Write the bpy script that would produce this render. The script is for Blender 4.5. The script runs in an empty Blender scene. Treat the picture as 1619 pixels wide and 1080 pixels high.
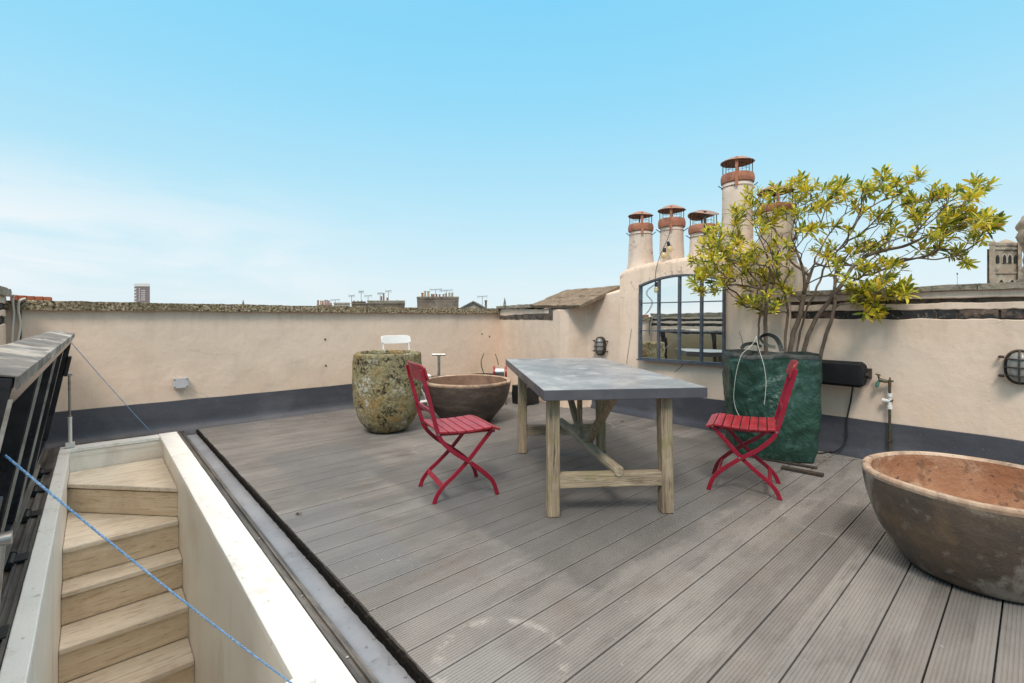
import bpy, bmesh, math, random
from mathutils import Vector, Matrix, noise
R = math.radians
random.seed(7)
sc = bpy.context.scene
COL = sc.collection

# ---------------------------------------------------------------- camera, sky, sun
F_PX, CX, HY, CAMH = 740.0, 809.5, 503.0, 1.15      # calibrated from the terrace's two vanishing points
A0 = R(48.3)
FW = Vector((math.cos(A0), math.sin(A0), 0)); RT = Vector((math.sin(A0), -math.cos(A0), 0))
cd = bpy.data.cameras.new('camera'); cam = bpy.data.objects.new('camera', cd); COL.objects.link(cam)
cam.location = (0, 0, CAMH); cam.rotation_euler = (R(90), 0, A0 - R(90))
cd.sensor_width = 36; cd.lens = 36 * F_PX / 1619; cd.shift_y = -37 / 1619
cd.clip_start = 0.02; cd.clip_end = 6000
sc.camera = cam
sc.render.resolution_x = 1024; sc.render.resolution_y = 683
sc.view_settings.view_transform = 'Standard'; sc.view_settings.look = 'None'
sc.view_settings.exposure = 0.0; sc.view_settings.gamma = 1

SUN_EL, SUN_AZ = 52, 215          # azimuth: degrees counter-clockwise from +X, where the sun stands
w = bpy.data.worlds.new('World'); sc.world = w; w.use_nodes = True
nt = w.node_tree; nt.nodes.clear()
def wn(t, **k):
    n = nt.nodes.new(t)
    for a, b in k.items(): setattr(n, a, b)
    return n
out = wn('ShaderNodeOutputWorld')
sky = wn('ShaderNodeTexSky', sky_type='NISHITA', sun_disc=False)
sky.sun_elevation = R(SUN_EL); sky.sun_rotation = R(90 - SUN_AZ)
tc = wn('ShaderNodeTexCoord'); sep = wn('ShaderNodeSeparateXYZ')
nt.links.new(tc.outputs['Generated'], sep.inputs[0])
def wramp(fac, stops):
    r = wn('ShaderNodeValToRGB'); e = r.color_ramp.elements
    while len(e) < len(stops): e.new(0.5)
    for i, (p, c) in enumerate(stops): e[i].position = p; e[i].color = (*c, 1)
    nt.links.new(fac, r.inputs[0]); return r.outputs[0]
def wmix(f, a, b):
    m = wn('ShaderNodeMix', data_type='RGBA')
    if isinstance(f, (int, float)): m.inputs[0].default_value = f
    else: nt.links.new(f, m.inputs[0])
    for s, i in ((a, 6), (b, 7)):
        if isinstance(s, tuple): m.inputs[i].default_value = (*s, 1)
        else: nt.links.new(s, m.inputs[i])
    return m.outputs[2]
grad = wramp(sep.outputs[2], [(0.0, (.78, .90, .95)), (.08, (.72, .90, .97)), (.22, (.52, .84, .985)), (.40, (.335, .755, 1.0)), (.56, (.245, .70, 1.0))])
skm = wn('ShaderNodeVectorMath', operation='SCALE'); skm.inputs[3].default_value = 0.10
nt.links.new(sky.outputs[0], skm.inputs[0])
base = wmix(.93, skm.outputs[0], grad)
mp = wn('ShaderNodeMapping'); mp.inputs['Scale'].default_value = (1.0, 1.0, 4.2)
nt.links.new(tc.outputs['Generated'], mp.inputs[0])
nz = wn('ShaderNodeTexNoise'); nz.inputs['Scale'].default_value = 2.3; nz.inputs['Detail'].default_value = 9; nz.inputs['Roughness'].default_value = .58; nz.inputs['Distortion'].default_value = .35
nt.links.new(mp.outputs[0], nz.inputs[0])
cl = wramp(nz.outputs[0], [(.40, (0, 0, 0)), (.58, (1, 1, 1))])
low = wramp(sep.outputs[2], [(.0, (.8, .8, .8)), (.12, (.75, .75, .75)), (.27, (0, 0, 0)), (.52, (0, 0, 0)), (.72, (1, 1, 1))])
# more cloud towards the left of the view (direction +Y -X)
dotn = wn('ShaderNodeVectorMath', operation='DOT_PRODUCT'); dotn.inputs[1].default_value = (-.55, .83, 0)
nt.links.new(tc.outputs['Generated'], dotn.inputs[0])
side = wn('ShaderNodeMapRange'); side.inputs[1].default_value = .55; side.inputs[2].default_value = .92; side.inputs[3].default_value = .22; side.inputs[4].default_value = 1.35
nt.links.new(dotn.outputs['Value'], side.inputs[0])
m1 = wn('ShaderNodeMath', operation='MULTIPLY'); nt.links.new(cl, m1.inputs[0]); nt.links.new(low, m1.inputs[1])
m2 = wn('ShaderNodeMath', operation='MULTIPLY', use_clamp=True); nt.links.new(m1.outputs[0], m2.inputs[0]); nt.links.new(side.outputs[0], m2.inputs[1])
c1 = wmix(m2.outputs[0], base, (.93, .96, .98))
# unseen warm-white glow overhead, added above the framed sky to brighten the terrace
up = wramp(sep.outputs[2], [(.57, (0, 0, 0)), (.74, (1, 1, 1))])
c2 = wmix(up, c1, (2.0, 1.83, 1.66))
bg = wn('ShaderNodeBackground'); bg.inputs[1].default_value = 1.0
nt.links.new(c2, bg.inputs[0]); nt.links.new(bg.outputs[0], out.inputs[0])

sd = bpy.data.lights.new('sun', 'SUN'); so = bpy.data.objects.new('sun', sd); COL.objects.link(so)
sd.energy = 2.1; sd.angle = R(14); sd.color = (1, .93, .84)
dv = Vector((math.cos(R(SUN_AZ)) * math.cos(R(SUN_EL)), math.sin(R(SUN_AZ)) * math.cos(R(SUN_EL)), math.sin(R(SUN_EL))))
so.rotation_euler = dv.to_track_quat('Z', 'Y').to_euler(); so.location = dv * 20

# ---------------------------------------------------------------- helpers
def C(px, py, t):
    """world point at depth t metres in front of the camera, seen at photo pixel"""
    return FW * t + RT * ((px - CX) / F_PX * t) + Vector((0, 0, CAMH + (HY - py) / F_PX * t))
def G(px, py, z=0.0):
    return C(px, py, F_PX * (CAMH - z) / (py - HY))
WS = .02
WN = math.sqrt(1 + WS * WS)
def RW(u, d, z):
    """right wall frame: u metres along the wall from beside the camera, d metres out of its face"""
    return Vector((4.70 + (WS * u - d) / WN, (u + WS * d) / WN, z))
def tw(px):
    x = (px - CX) / F_PX
    return 4.70 / ((.747 * x + .665) - WS * (.747 - .665 * x))
def UW(px, py=503):
    t = tw(px); p = C(px, py, t)
    return (p.y * WN - 0, p.z)
WROT = R(-90) - math.atan(WS)

class MB:
    def __init__(s): s.v = []; s.f = []
    def add(s, vs, fs):
        o = len(s.v); s.v += [tuple(p) for p in vs]; s.f += [tuple(i + o for i in f) for f in fs]; return s
    def hexa(s, p):
        return s.add(p, [(3, 2, 1, 0), (4, 5, 6, 7), (0, 1, 5, 4), (1, 2, 6, 5), (2, 3, 7, 6), (3, 0, 4, 7)])
    def box(s, lo, hi, M=None):
        x0, y0, z0 = lo; x1, y1, z1 = hi
        p = [Vector(q) for q in ((x0, y0, z0), (x1, y0, z0), (x1, y1, z0), (x0, y1, z0), (x0, y0, z1), (x1, y0, z1), (x1, y1, z1), (x0, y1, z1))]
        if M is not None: p = [M @ q for q in p]
        return s.hexa(p)
    def beam(s, p, q, w, h, up=(0, 0, 1)):
        p = Vector(p); q = Vector(q); d = (q - p).normalized(); u = Vector(up)
        a = d.cross(u)
        if a.length < 1e-4: a = d.cross(Vector((1, 0, 0)))
        a.normalize(); b = a.cross(d).normalized(); a *= w / 2; b *= h / 2
        return s.hexa([p - a - b, p + a - b, q + a - b, q - a - b, p - a + b, p + a + b, q + a + b, q - a + b])
    def tube(s, pts, r, n=8, cap=True):
        pts = [Vector(p) for p in pts]; m = len(pts)
        if not hasattr(r, '__len__'): r = [r] * m
        o = len(s.v); ref = None
        for i, p in enumerate(pts):
            d = (pts[min(i + 1, m - 1)] - pts[max(i - 1, 0)])
            d = d.normalized() if d.length > 1e-9 else Vector((0, 0, 1))
            if ref is None:
                ref = d.cross(Vector((0, 0, 1)) if abs(d.z) < .9 else Vector((1, 0, 0))).normalized()
            else:
                ref = (ref - d * ref.dot(d)).normalized()
            b = d.cross(ref)
            for k in range(n):
                a = 2 * math.pi * k / n
                s.v.append(tuple(p + (ref * math.cos(a) + b * math.sin(a)) * r[i]))
        for i in range(m - 1):
            for k in range(n):
                k2 = (k + 1) % n
                s.f.append((o + i * n + k, o + i * n + k2, o + (i + 1) * n + k2, o + (i + 1) * n + k))
        if cap:
            s.f.append(tuple(o + k for k in reversed(range(n)))); s.f.append(tuple(o + (m - 1) * n + k for k in range(n)))
        return s
    def lathe(s, prof, c=(0, 0, 0), n=32, fn=None, M=None, caps=True):
        o = len(s.v); c = Vector(c); m = len(prof)
        for i, (r, z) in enumerate(prof):
            for k in range(n):
                a = 2 * math.pi * k / n
                p = Vector((r * math.cos(a), r * math.sin(a), z))
                if fn: p = fn(p)
                if M is not None: p = M @ p
                s.v.append(tuple(p + c))
        for i in range(m - 1):
            for k in range(n):
                k2 = (k + 1) % n
                s.f.append((o + i * n + k, o + i * n + k2, o + (i + 1) * n + k2, o + (i + 1) * n + k))
        if caps and prof[0][0] > 1e-6: s.f.append(tuple(o + k for k in reversed(range(n))))
        if caps and prof[-1][0] > 1e-6: s.f.append(tuple(o + (m - 1) * n + k for k in range(n)))
        return s
    def prism(s, poly, z0, z1, M=None):
        """poly: ccw (x, y) points; z1 may be a list of heights"""
        n = len(poly); zt = z1 if hasattr(z1, '__len__') else [z1] * n
        vs = [Vector((x, y, z0)) for x, y in poly] + [Vector((x, y, zt[i])) for i, (x, y) in enumerate(poly)]
        if M is not None: vs = [M @ q for q in vs]
        return s.add(vs, [tuple(reversed(range(n))), tuple(range(n, 2 * n))] + [(i, (i + 1) % n, n + (i + 1) % n, n + i) for i in range(n)])
    def barxz(s, path, y, wd, th):
        """flat bar bent in the local x-z plane"""
        n = len(path); o = len(s.v)
        for i in range(n):
            a = Vector(path[max(i - 1, 0)]); b = Vector(path[min(i + 1, n - 1)]); d = (b - a).normalized(); q = Vector((-d.y, d.x)) * wd / 2
            x, z = path[i]
            for sx, sy in ((-1, -1), (1, -1), (1, 1), (-1, 1)): s.v.append((x + sx * q.x, y + sy * th / 2, z + sx * q.y))
        for i in range(n - 1):
            for k in range(4):
                k2 = (k + 1) % 4; s.f.append((o + i * 4 + k, o + i * 4 + k2, o + i * 4 + 4 + k2, o + i * 4 + 4 + k))
        s.f.append((o + 3, o + 2, o + 1, o)); s.f.append(tuple(o + (n - 1) * 4 + k for k in range(4)))
        return s
    def rbox(s, lo, hi, step, amp, sc_=6.0, M=None, seed=0, shape=None):
        """subdivided box, roughened with noise"""
        idx = {}; L = Vector(lo); H = Vector(hi); D = H - L
        n = [max(1, int(round(D[i] / step))) for i in range(3)]
        def vert(i, j, k):
            key = (i, j, k)
            if key not in idx:
                p = Vector((L.x + D.x * i / n[0], L.y + D.y * j / n[1], L.z + D.z * k / n[2]))
                q = p + noise.noise_vector(p * sc_ + Vector((seed, seed * 2.3, 0))) * amp + noise.noise_vector(p * sc_ * 3.7 + Vector((seed, 9, 0))) * amp * .5
                if shape: q = shape(q)
                if M is not None: q = M @ q
                idx[key] = len(s.v); s.v.append(tuple(q))
            return idx[key]
        for a in range(3):
            b, c = (a + 1) % 3, (a + 2) % 3
            for e in (0, n[a]):
                for i in range(n[b]):
                    for j in range(n[c]):
                        def k(ii, jj):
                            t = [0, 0, 0]; t[a] = e; t[b] = ii; t[c] = jj; return vert(*t)
                        q = (k(i, j), k(i + 1, j), k(i + 1, j + 1), k(i, j + 1))
                        s.f.append(q if e else q[::-1])
        return s
    def build(s, name, mat, parent=None, smooth=False, bevel=0, world=True, seg=2):
        me = bpy.data.meshes.new(name); me.from_pydata(s.v, [], s.f); me.validate(); me.update()
        me.materials.append(mat)
        bm_ = bmesh.new(); bm_.from_mesh(me); bmesh.ops.recalc_face_normals(bm_, faces=bm_.faces); bm_.to_mesh(me); bm_.free()
        o = bpy.data.objects.new(name, me); COL.objects.link(o)
        if smooth is not False:
            me.polygons.foreach_set('use_smooth', [True] * len(me.polygons))
            if smooth is not True: me.set_sharp_from_angle(angle=R(smooth))
        if bevel:
            b = o.modifiers.new('bevel', 'BEVEL'); b.width = bevel; b.segments = seg; b.limit_method = 'ANGLE'; b.angle_limit = R(35)
        if parent:
            o.parent = parent
            if world:
                r = parent if parent.parent is None else parent.parent
                if parent.parent is None: o.matrix_parent_inverse = parent.matrix_basis.inverted()
        return o

def tag(o, label, cat, group=None, kind=None):
    o['label'] = label; o['category'] = cat
    if group: o['group'] = group
    if kind: o['kind'] = kind
    return o
def thing(name, label, cat, loc=(0, 0, 0), rz=0, group=None):
    o = bpy.data.objects.new(name, None); COL.objects.link(o); o.empty_display_size = .1
    o.location = loc; o.rotation_euler = (0, 0, rz)
    return tag(o, label, cat, group)
def struct(o):
    o['kind'] = 'structure'; return o
def copy_tree(o, parent=None):
    c = o.copy(); COL.objects.link(c)
    if parent: c.parent = parent
    for ch in [x for x in bpy.data.objects if x.parent == o]: copy_tree(ch, c)
    return c

# ---------------------------------------------------------------- materials
class NT:
    def __init__(s, name):
        s.m = bpy.data.materials.new(name); s.m.use_nodes = True; s.t = s.m.node_tree
        s.b = s.t.nodes['Principled BSDF']; s.o = s.t.nodes['Material Output']
        s.tc = s.n('ShaderNodeTexCoord')
    def n(s, t, **k):
        x = s.t.nodes.new(t)
        for a, b in k.items(): setattr(x, a, b)
        return x
    def l(s, a, b): s.t.links.new(a, b)
    def vec(s, stretch=(1, 1, 1), rot=(0, 0, 0), src='Object'):
        q = s.tc.outputs[src]
        if tuple(rot) != (0, 0, 0):
            m = s.n('ShaderNodeMapping'); m.inputs['Rotation'].default_value = rot; s.l(q, m.inputs[0]); q = m.outputs[0]
        m = s.n('ShaderNodeMapping'); m.inputs['Scale'].default_value = stretch
        s.l(q, m.inputs[0]); return m.outputs[0]
    def noise(s, scale, detail=5, rough=.6, stretch=(1, 1, 1), rot=(0, 0, 0), dist=0):
        x = s.n('ShaderNodeTexNoise'); x.inputs['Scale'].default_value = scale; x.inputs['Detail'].default_value = detail
        x.inputs['Roughness'].default_value = rough; x.inputs['Distortion'].default_value = dist
        s.l(s.vec(stretch, rot), x.inputs[0]); return s.rng(x.outputs[0], .165, .835, 0, 1)
    def voro(s, scale, feature='F1', stretch=(1, 1, 1), out=0):
        x = s.n('ShaderNodeTexVoronoi', feature=feature); x.inputs['Scale'].default_value = scale
        s.l(s.vec(stretch), x.inputs[0]); return x.outputs[out]
    def rng(s, f, a, b, c=0, d=1, smooth=False):
        x = s.n('ShaderNodeMapRange'); 
        if smooth: x.interpolation_type = 'SMOOTHSTEP'
        for i, q in enumerate((a, b, c, d)): x.inputs[i + 1].default_value = q
        s.l(f, x.inputs[0]); return x.outputs[0]
    def math(s, op, a, b=None, clamp=False):
        x = s.n('ShaderNodeMath', operation=op, use_clamp=clamp)
        for i, q in enumerate((a, b)):
            if q is None: continue
            if isinstance(q, (int, float)): x.inputs[i].default_value = q
            else: s.l(q, x.inputs[i])
        return x.outputs[0]
    def mix(s, f, a, b):
        x = s.n('ShaderNodeMix', data_type='RGBA')
        if isinstance(f, (int, float)): x.inputs[0].default_value = f
        else: s.l(f, x.inputs[0])
        for q, i in ((a, 6), (b, 7)):
            if isinstance(q, tuple): x.inputs[i].default_value = (*q, 1)
            else: s.l(q, x.inputs[i])
        return x.outputs[2]
    def ramp(s, f, stops):
        r = s.n('ShaderNodeValToRGB'); e = r.color_ramp.elements
        while len(e) < len(stops): e.new(.5)
        for i, (p, c) in enumerate(stops): e[i].position = p; e[i].color = (*c, 1)
        s.l(f, r.inputs[0]); return r.outputs[0]
    def bump(s, h, dist, prev=None):
        x = s.n('ShaderNodeBump'); x.inputs['Distance'].default_value = dist; x.inputs['Strength'].default_value = 1
        s.l(h, x.inputs['Height'])
        if prev is not None: s.l(prev, x.inputs['Normal'])
        return x.outputs[0]

def mk(name, base, rough=.6, layers=(), bumps=(), metal=0, spec=.5, rv=0):
    """layers: (colour, scale, lo, hi, amount, stretch); bumps: (distance, scale, stretch)"""
    k = NT(name); c = tuple(base)
    for L in layers:
        col, scl, lo, hi, am = L[:5]; st = L[5] if len(L) > 5 else (1, 1, 1)
        c = k.mix(k.rng(k.noise(scl, 6, .62, st), lo, hi, 0, am), c, col)
    if isinstance(c, tuple): k.b.inputs['Base Color'].default_value = (*c, 1)
    else: k.l(c, k.b.inputs['Base Color'])
    nrm = None
    for B in bumps:
        st = B[2] if len(B) > 2 else (1, 1, 1)
        nrm = k.bump(k.noise(B[1], 6, .6, st), B[0], nrm)
    if nrm is not None: k.l(nrm, k.b.inputs['Normal'])
    k.b.inputs['Roughness'].default_value = rough
    if rv: k.l(k.rng(k.noise(9, 4), .3, .7, rough - rv, rough + rv), k.b.inputs['Roughness'])
    k.b.inputs['Metallic'].default_value = metal; k.b.inputs['Specular IOR Level'].default_value = spec
    return k.m

MAT = {}
def plaster_mat(name, base=(.72, .565, .45)):
    k = NT(name)
    c = k.mix(k.rng(k.noise(1.1, 5, .6), .35, .68, 0, .8), base, tuple(x * 1.1 for x in base))
    c = k.mix(k.rng(k.noise(2.3, 6, .65), .52, .8, 0, .45), c, (base[0] * .86, base[1] * .83, base[2] * .76))
    c = k.mix(k.rng(k.noise(3.2, 6, .7, (1, 1, .22)), .55, .78, 0, .25), c, (.45, .35, .26))      # runs
    c = k.mix(k.rng(k.noise(38, 3, .7), .78, .86, 0, .5), c, (.33, .25, .18))                     # specks
    # fine cracks
    vx = k.n('ShaderNodeTexVoronoi', feature='DISTANCE_TO_EDGE'); vx.inputs['Scale'].default_value = 1.35
    vm = k.n('ShaderNodeMix', data_type='VECTOR'); vm.inputs[0].default_value = .12
    nzz = k.n('ShaderNodeTexNoise'); nzz.inputs['Scale'].default_value = 3.5; nzz.inputs['Detail'].default_value = 6; k.l(k.tc.outputs['Object'], nzz.inputs[0])
    k.l(k.tc.outputs['Object'], vm.inputs[4]); k.l(nzz.outputs[1], vm.inputs[5]); k.l(vm.outputs[1], vx.inputs[0])
    cr = k.math('MULTIPLY', k.rng(vx.outputs[0], 0, .0035, 1, 0), k.rng(k.noise(.9, 2), .55, .66, 0, .5))
    c = k.mix(cr, c, (.25, .19, .14))
    sx = k.n('ShaderNodeSeparateXYZ'); k.l(k.tc.outputs['Object'], sx.inputs[0])
    st_ = k.math('MULTIPLY', k.rng(sx.outputs[2], .85, 1.32, 0, 1), k.rng(k.noise(9, 5, .7, (1, 1, .12)), .5, .75, 0, .36))
    c = k.mix(st_, c, (base[0] * .52, base[1] * .48, base[2] * .42))
    lo_ = k.math('MULTIPLY', k.rng(sx.outputs[2], .62, .30, 0, 1), k.rng(k.noise(5, 6, .7), .45, .7, 0, .45))
    c = k.mix(lo_, c, (base[0] * 1.08, base[1] * .98, base[2] * .86))
    c = k.mix(k.math('MULTIPLY', k.rng(k.noise(13, 6, .75), .62, .68, 0, .55), k.rng(sx.outputs[2], 1.25, 1.5, 0, 1)), c, (.16, .12, .09))
    k.l(c, k.b.inputs['Base Color']); k.b.inputs['Roughness'].default_value = .82; k.b.inputs['Specular IOR Level'].default_value = .25
    n = k.bump(k.noise(4, 4, .5), .009); n = k.bump(k.noise(22, 4, .6, (1, 1, .6)), .002, n); n = k.bump(k.noise(90, 4, .6), .0008, n); k.l(n, k.b.inputs['Normal'])
    return k.m
MAT['plaster'] = plaster_mat('pink_plaster')
MAT['plaster_pot'] = plaster_mat('chimney_render', (.68, .55, .46))
def coping_mat():
    k = NT('lichen_coping')
    c = k.ramp(k.noise(42, 6, .75), [(.36, (.05, .036, .022)), (.45, (.18, .135, .085)), (.54, (.36, .285, .185)), (.64, (.62, .53, .39))])
    c = k.mix(k.rng(k.noise(6, 5, .7), .48, .72, 0, .4), c, (.33, .25, .11))
    c = k.mix(k.rng(k.noise(3, 5, .7), .5, .7, 0, .6), c, (.13, .11, .08))
    k.l(c, k.b.inputs['Base Color']); k.b.inputs['Roughness'].default_value = .95; k.b.inputs['Specular IOR Level'].default_value = .1
    n = k.bump(k.noise(45, 6, .75), .016); k.l(n, k.b.inputs['Normal']); return k.m
MAT['coping'] = coping_mat()
MAT['stone_grey'] = mk('grey_stone', (.27, .23, .175), .9, [((.36, .31, .25), 6, .4, .7, .8), ((.10, .085, .06), 14, .52, .7, .8), ((.22, .19, .09), 4, .5, .7, .5)], [(.012, 22)])
MAT['slab'] = mk('tile_slab', (.20, .145, .10), .9, [((.34, .26, .19), 7, .5, .75, .7), ((.11, .085, .055), 9, .55, .72, .8), ((.2, .15, .08), 26, .5, .7, .6)], [(.014, 14), (.004, 60)])
MAT['brick_dark'] = mk('dark_brick', (.022, .02, .02), .7, [((.16, .10, .07), 7, .56, .68, .9), ((.30, .25, .2), 30, .62, .74, .5)], [(.006, 25)])
MAT['mortar'] = mk('bare_mortar', (.13, .10, .075), .95, [((.035, .03, .026), 9, .45, .65, .9)], [(.01, 20)])
MAT['flash'] = mk('dark_flashing', (.068, .069, .084), .42, [((.12, .12, .135), 2.2, .5, .75, .6), ((.05, .05, .058), 3, .45, .7, .7, (.3, .3, 2)), ((.3, .3, .3), 70, .72, .8, .5)], [(.006, 3), (.001, 30)], rv=.08)
MAT['gutter'] = mk('grey_membrane', (.20, .212, .24), .42, [((.28, .293, .32), 1.6, .4, .7, .8), ((.15, .15, .16), 5, .58, .75, .6), ((.07, .06, .05), 40, .68, .76, .6)], [(.004, 3)], rv=.1)
MAT['white'] = mk('white_paint', (.84, .835, .81), .42, [((.76, .745, .70), 1.8, .5, .75, .5), ((.42, .36, .28), 26, .69, .76, .6), ((.62, .56, .46), 6, .6, .74, .5)], [(.0015, 30), (.002, 5)], rv=.08)
MAT['white_wall'] = mk('white_lining', (.84, .81, .745), .5, [((.70, .60, .53), 1.5, .45, .75, .6), ((.52, .46, .38), 4, .6, .8, .4, (1, 1, .3))], [(.002, 9)])
MAT['rail'] = mk('weathered_rail', (.07, .065, .06), .5, [((.19, .17, .15), 14, .5, .68, .8, (1, .06, 1)), ((.03, .03, .03), 4, .5, .7, .6)], [(.003, 20, (1, .05, 1))])
def wood_mat(name, a, b, dark, rot=(0, 0, 0), st=(1, 12, 12), bump=.002, rough=.7, moss=None):
    k = NT(name)
    g = k.noise(2.6, 8, .68, st, rot, .6)
    c = k.mix(k.rng(g, .32, .68), a, b)
    c = k.mix(k.rng(k.noise(5.5, 8, .7, st, rot, .3), .56, .70, 0, .75), c, dark)
    c = k.mix(k.rng(k.noise(3.2, 5, .6), .5, .75, 0, .4), c, dark)
    if moss: c = k.mix(k.rng(k.noise(7, 5, .7), .52, .68, 0, .55), c, moss)
    k.l(c, k.b.inputs['Base Color']); k.b.inputs['Roughness'].default_value = rough
    k.l(k.bump(k.noise(7, 8, .7, st, rot), bump), k.b.inputs['Normal']); return k.m
MAT['stair'] = wood_mat('stair_wood', (.72, .575, .40), (.82, .69, .52), (.44, .31, .19), st=(1.2, 11, 11))
MAT['tread'] = wood_mat('tread_wood', (.76, .65, .51), (.85, .77, .65), (.40, .31, .22), st=(1.2, 12, 14))
MAT['oak_z'] = wood_mat('oak_upright', (.25, .185, .12), (.45, .355, .245), (.07, .05, .032), st=(16, 16, 1), bump=.006, moss=(.25, .22, .09))
MAT['oak_h'] = wood_mat('oak_rail', (.26, .195, .13), (.46, .365, .255), (.075, .052, .034), rot=(0, 0, R(35)), st=(1, 16, 16), bump=.006, moss=(.25, .23, .09))
MAT['oak_l'] = wood_mat('oak_log', (.32, .25, .165), (.48, .39, .28), (.10, .07, .045), rot=(0, 0, R(-55)), st=(1, 14, 14), bump=.005)
MAT['red'] = mk('red_paint', (.265, .006, .026), .38, [((.34, .02, .045), 12, .5, .72, .5), ((.17, .01, .02), 6, .55, .8, .6), ((.45, .30, .27), 70, .80, .86, .6), ((.10, .05, .035), 45, .80, .86, .7)], [(.0006, 60)], rv=.08)
MAT['redslat'] = mk('red_slat_paint', (.30, .013, .026), .36, [((.42, .045, .05), 9, .45, .7, .6, (3, .6, 3)), ((.20, .012, .02), 7, .52, .75, .6, (3, .6, 3)), ((.5, .34, .30), 70, .78, .85, .7)], [(.0012, 30, (4, .5, 4))], rv=.08)
MAT['whitechair'] = mk('white_chair_paint', (.82, .80, .78), .4, [((.65, .62, .58), 14, .55, .75, .4)], [(.0006, 40)])
MAT['steel'] = mk('steel', (.45, .44, .42), .35, [((.2, .18, .16), 14, .5, .7, .6)], metal=.9)
MAT['terracotta_ring'] = mk('terracotta', (.40, .155, .09), .8, [((.48, .24, .16), 9, .5, .75, .7), ((.13, .07, .05), 8, .5, .7, .7), ((.5, .42, .36), 22, .68, .8, .7)], [(.004, 25)])
MAT['cowl'] = mk('cowl_metal', (.33, .20, .15), .6, [((.42, .17, .09), 8, .45, .65, .8), ((.24, .22, .21), 5, .5, .7, .7), ((.08, .06, .05), 18, .6, .75, .6)], [(.003, 20)], metal=.2)
MAT['black'] = mk('black_plastic', (.009, .0095, .011), .5, [((.018, .018, .02), 8, .5, .7, .6)], [(.0008, 200)])
MAT['speaker'] = mk('speaker_grille', (.008, .0085, .010), .75, [((.018, .018, .02), 8, .5, .7, .5)], [(.0008, 300)], spec=.25)
MAT['iron'] = mk('dark_iron', (.05, .042, .036), .6, [((.13, .075, .045), 18, .5, .68, .8), ((.02, .02, .02), 9, .5, .7, .6)], [(.002, 60)], metal=.3)
MAT['brass'] = mk('aged_brass', (.085, .058, .036), .5, [((.05, .14, .10), 30, .55, .66, .7), ((.16, .10, .05), 25, .5, .7, .6)], [(.001, 60)], metal=.35)
MAT['verdigris'] = mk('verdigris', (.08, .22, .16), .65, [((.16, .12, .06), 30, .5, .7, .7)], [(.001, 60)])
MAT['whiteplastic'] = mk('white_plastic', (.74, .73, .70), .35, [((.55, .5, .42), 30, .58, .75, .5)])
MAT['greyplastic'] = mk('grey_plastic', (.50, .49, .50), .45, [((.4, .38, .37), 9, .5, .7, .5)])
MAT['frame'] = mk('mirror_frame_metal', (.085, .095, .12), .5, [((.15, .165, .19), 14, .5, .7, .6), ((.06, .05, .045), 30, .58, .72, .6)], [(.001, 40)], metal=.2)
MAT['alu'] = mk('weathered_aluminium', (.37, .345, .31), .45, [((.52, .50, .47), 7, .45, .7, .7), ((.16, .14, .12), 11, .55, .72, .7)], [(.001, 30)], metal=.35)
MAT['lidtop'] = mk('lead_grey_cladding', (.17, .148, .128), .68, [((.42, .38, .33), 3.5, .46, .60, .85, (1, .5, 1)), ((.10, .088, .078), 5, .5, .62, .8), ((.5, .47, .43), 6, .62, .68, .8, (1, .35, 1)), ((.05, .045, .04), 22, .64, .72, .7)], [(.003, 8)], rv=.1)
MAT['lidblack'] = mk('black_gloss_frame', (.010, .011, .015), .22, [((.03, .031, .038), 5, .45, .7, .8), ((.12, .11, .10), 50, .7, .8, .4)], [(.001, 20)])
MAT['ropeblue'] = mk('blue_rope', (.15, .33, .60), .8, [((.40, .56, .76), 160, .45, .6, .8)], [(.001, 200)])
MAT['cable_w'] = mk('cream_cable', (.62, .58, .52), .6)
MAT['cable_b'] = mk('black_cable', (.015, .015, .016), .5)
MAT['cord'] = mk('pale_cord', (.55, .55, .50), .8)
MAT['soil'] = mk('soil', (.05, .035, .022), .95, [((.12, .085, .05), 30, .5, .65, .8)], [(.02, 30)])
MAT['bark'] = mk('bark', (.14, .10, .074), .85, [((.25, .185, .13), 16, .5, .75, .8, (1, 1, .3)), ((.06, .045, .033), 22, .52, .7, .7)], [(.005, 40, (1, 1, .4))])
MAT['bigbowl_out'] = mk('brown_stoneware', (.088, .066, .050), .55, [((.145, .105, .075), 2.6, .40, .66, .8), ((.060, .052, .048), 4, .48, .7, .75), ((.20, .125, .07), 5, .52, .7, .6), ((.36, .33, .29), 3.1, .63, .70, .6, (1, 1, .45)), ((.30, .25, .20), 11, .6, .72, .45), ((.42, .38, .33), 55, .80, .86, .7)], [(.003, 18), (.006, 4), (.0012, 90)], rv=.12)
MAT['bigbowl_in'] = mk('terracotta_inside', (.29, .135, .07), .8, [((.40, .23, .135), 3, .45, .66, .8), ((.27, .11, .05), 5, .5, .68, .8, (1, 1, 2)), ((.50, .36, .25), 8, .6, .72, .5), ((.07, .04, .03), 38, .66, .73, .85), ((.12, .07, .04), 9, .64, .72, .6)], [(.008, 14), (.003, 60)])
MAT['bowlrim'] = mk('worn_rim', (.36, .235, .155), .75, [((.52, .40, .30), 6, .45, .66, .8), ((.15, .11, .085), 7, .5, .68, .8), ((.10, .08, .07), 30, .62, .74, .6)], [(.003, 30)])
MAT['bowl2_in'] = mk('brown_inside', (.20, .115, .075), .8, [((.27, .165, .11), 5, .45, .7, .7), ((.11, .065, .045), 9, .5, .7, .6)], [(.003, 20)])
MAT['bowl2_out'] = mk('dark_brown_stoneware', (.078, .056, .045), .6, [((.155, .115, .09), 4, .45, .7, .8, (1, 1, 3)), ((.05, .042, .04), 7, .5, .7, .6, (1, 1, 2))], [(.003, 30, (1, 1, 3))])
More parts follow.
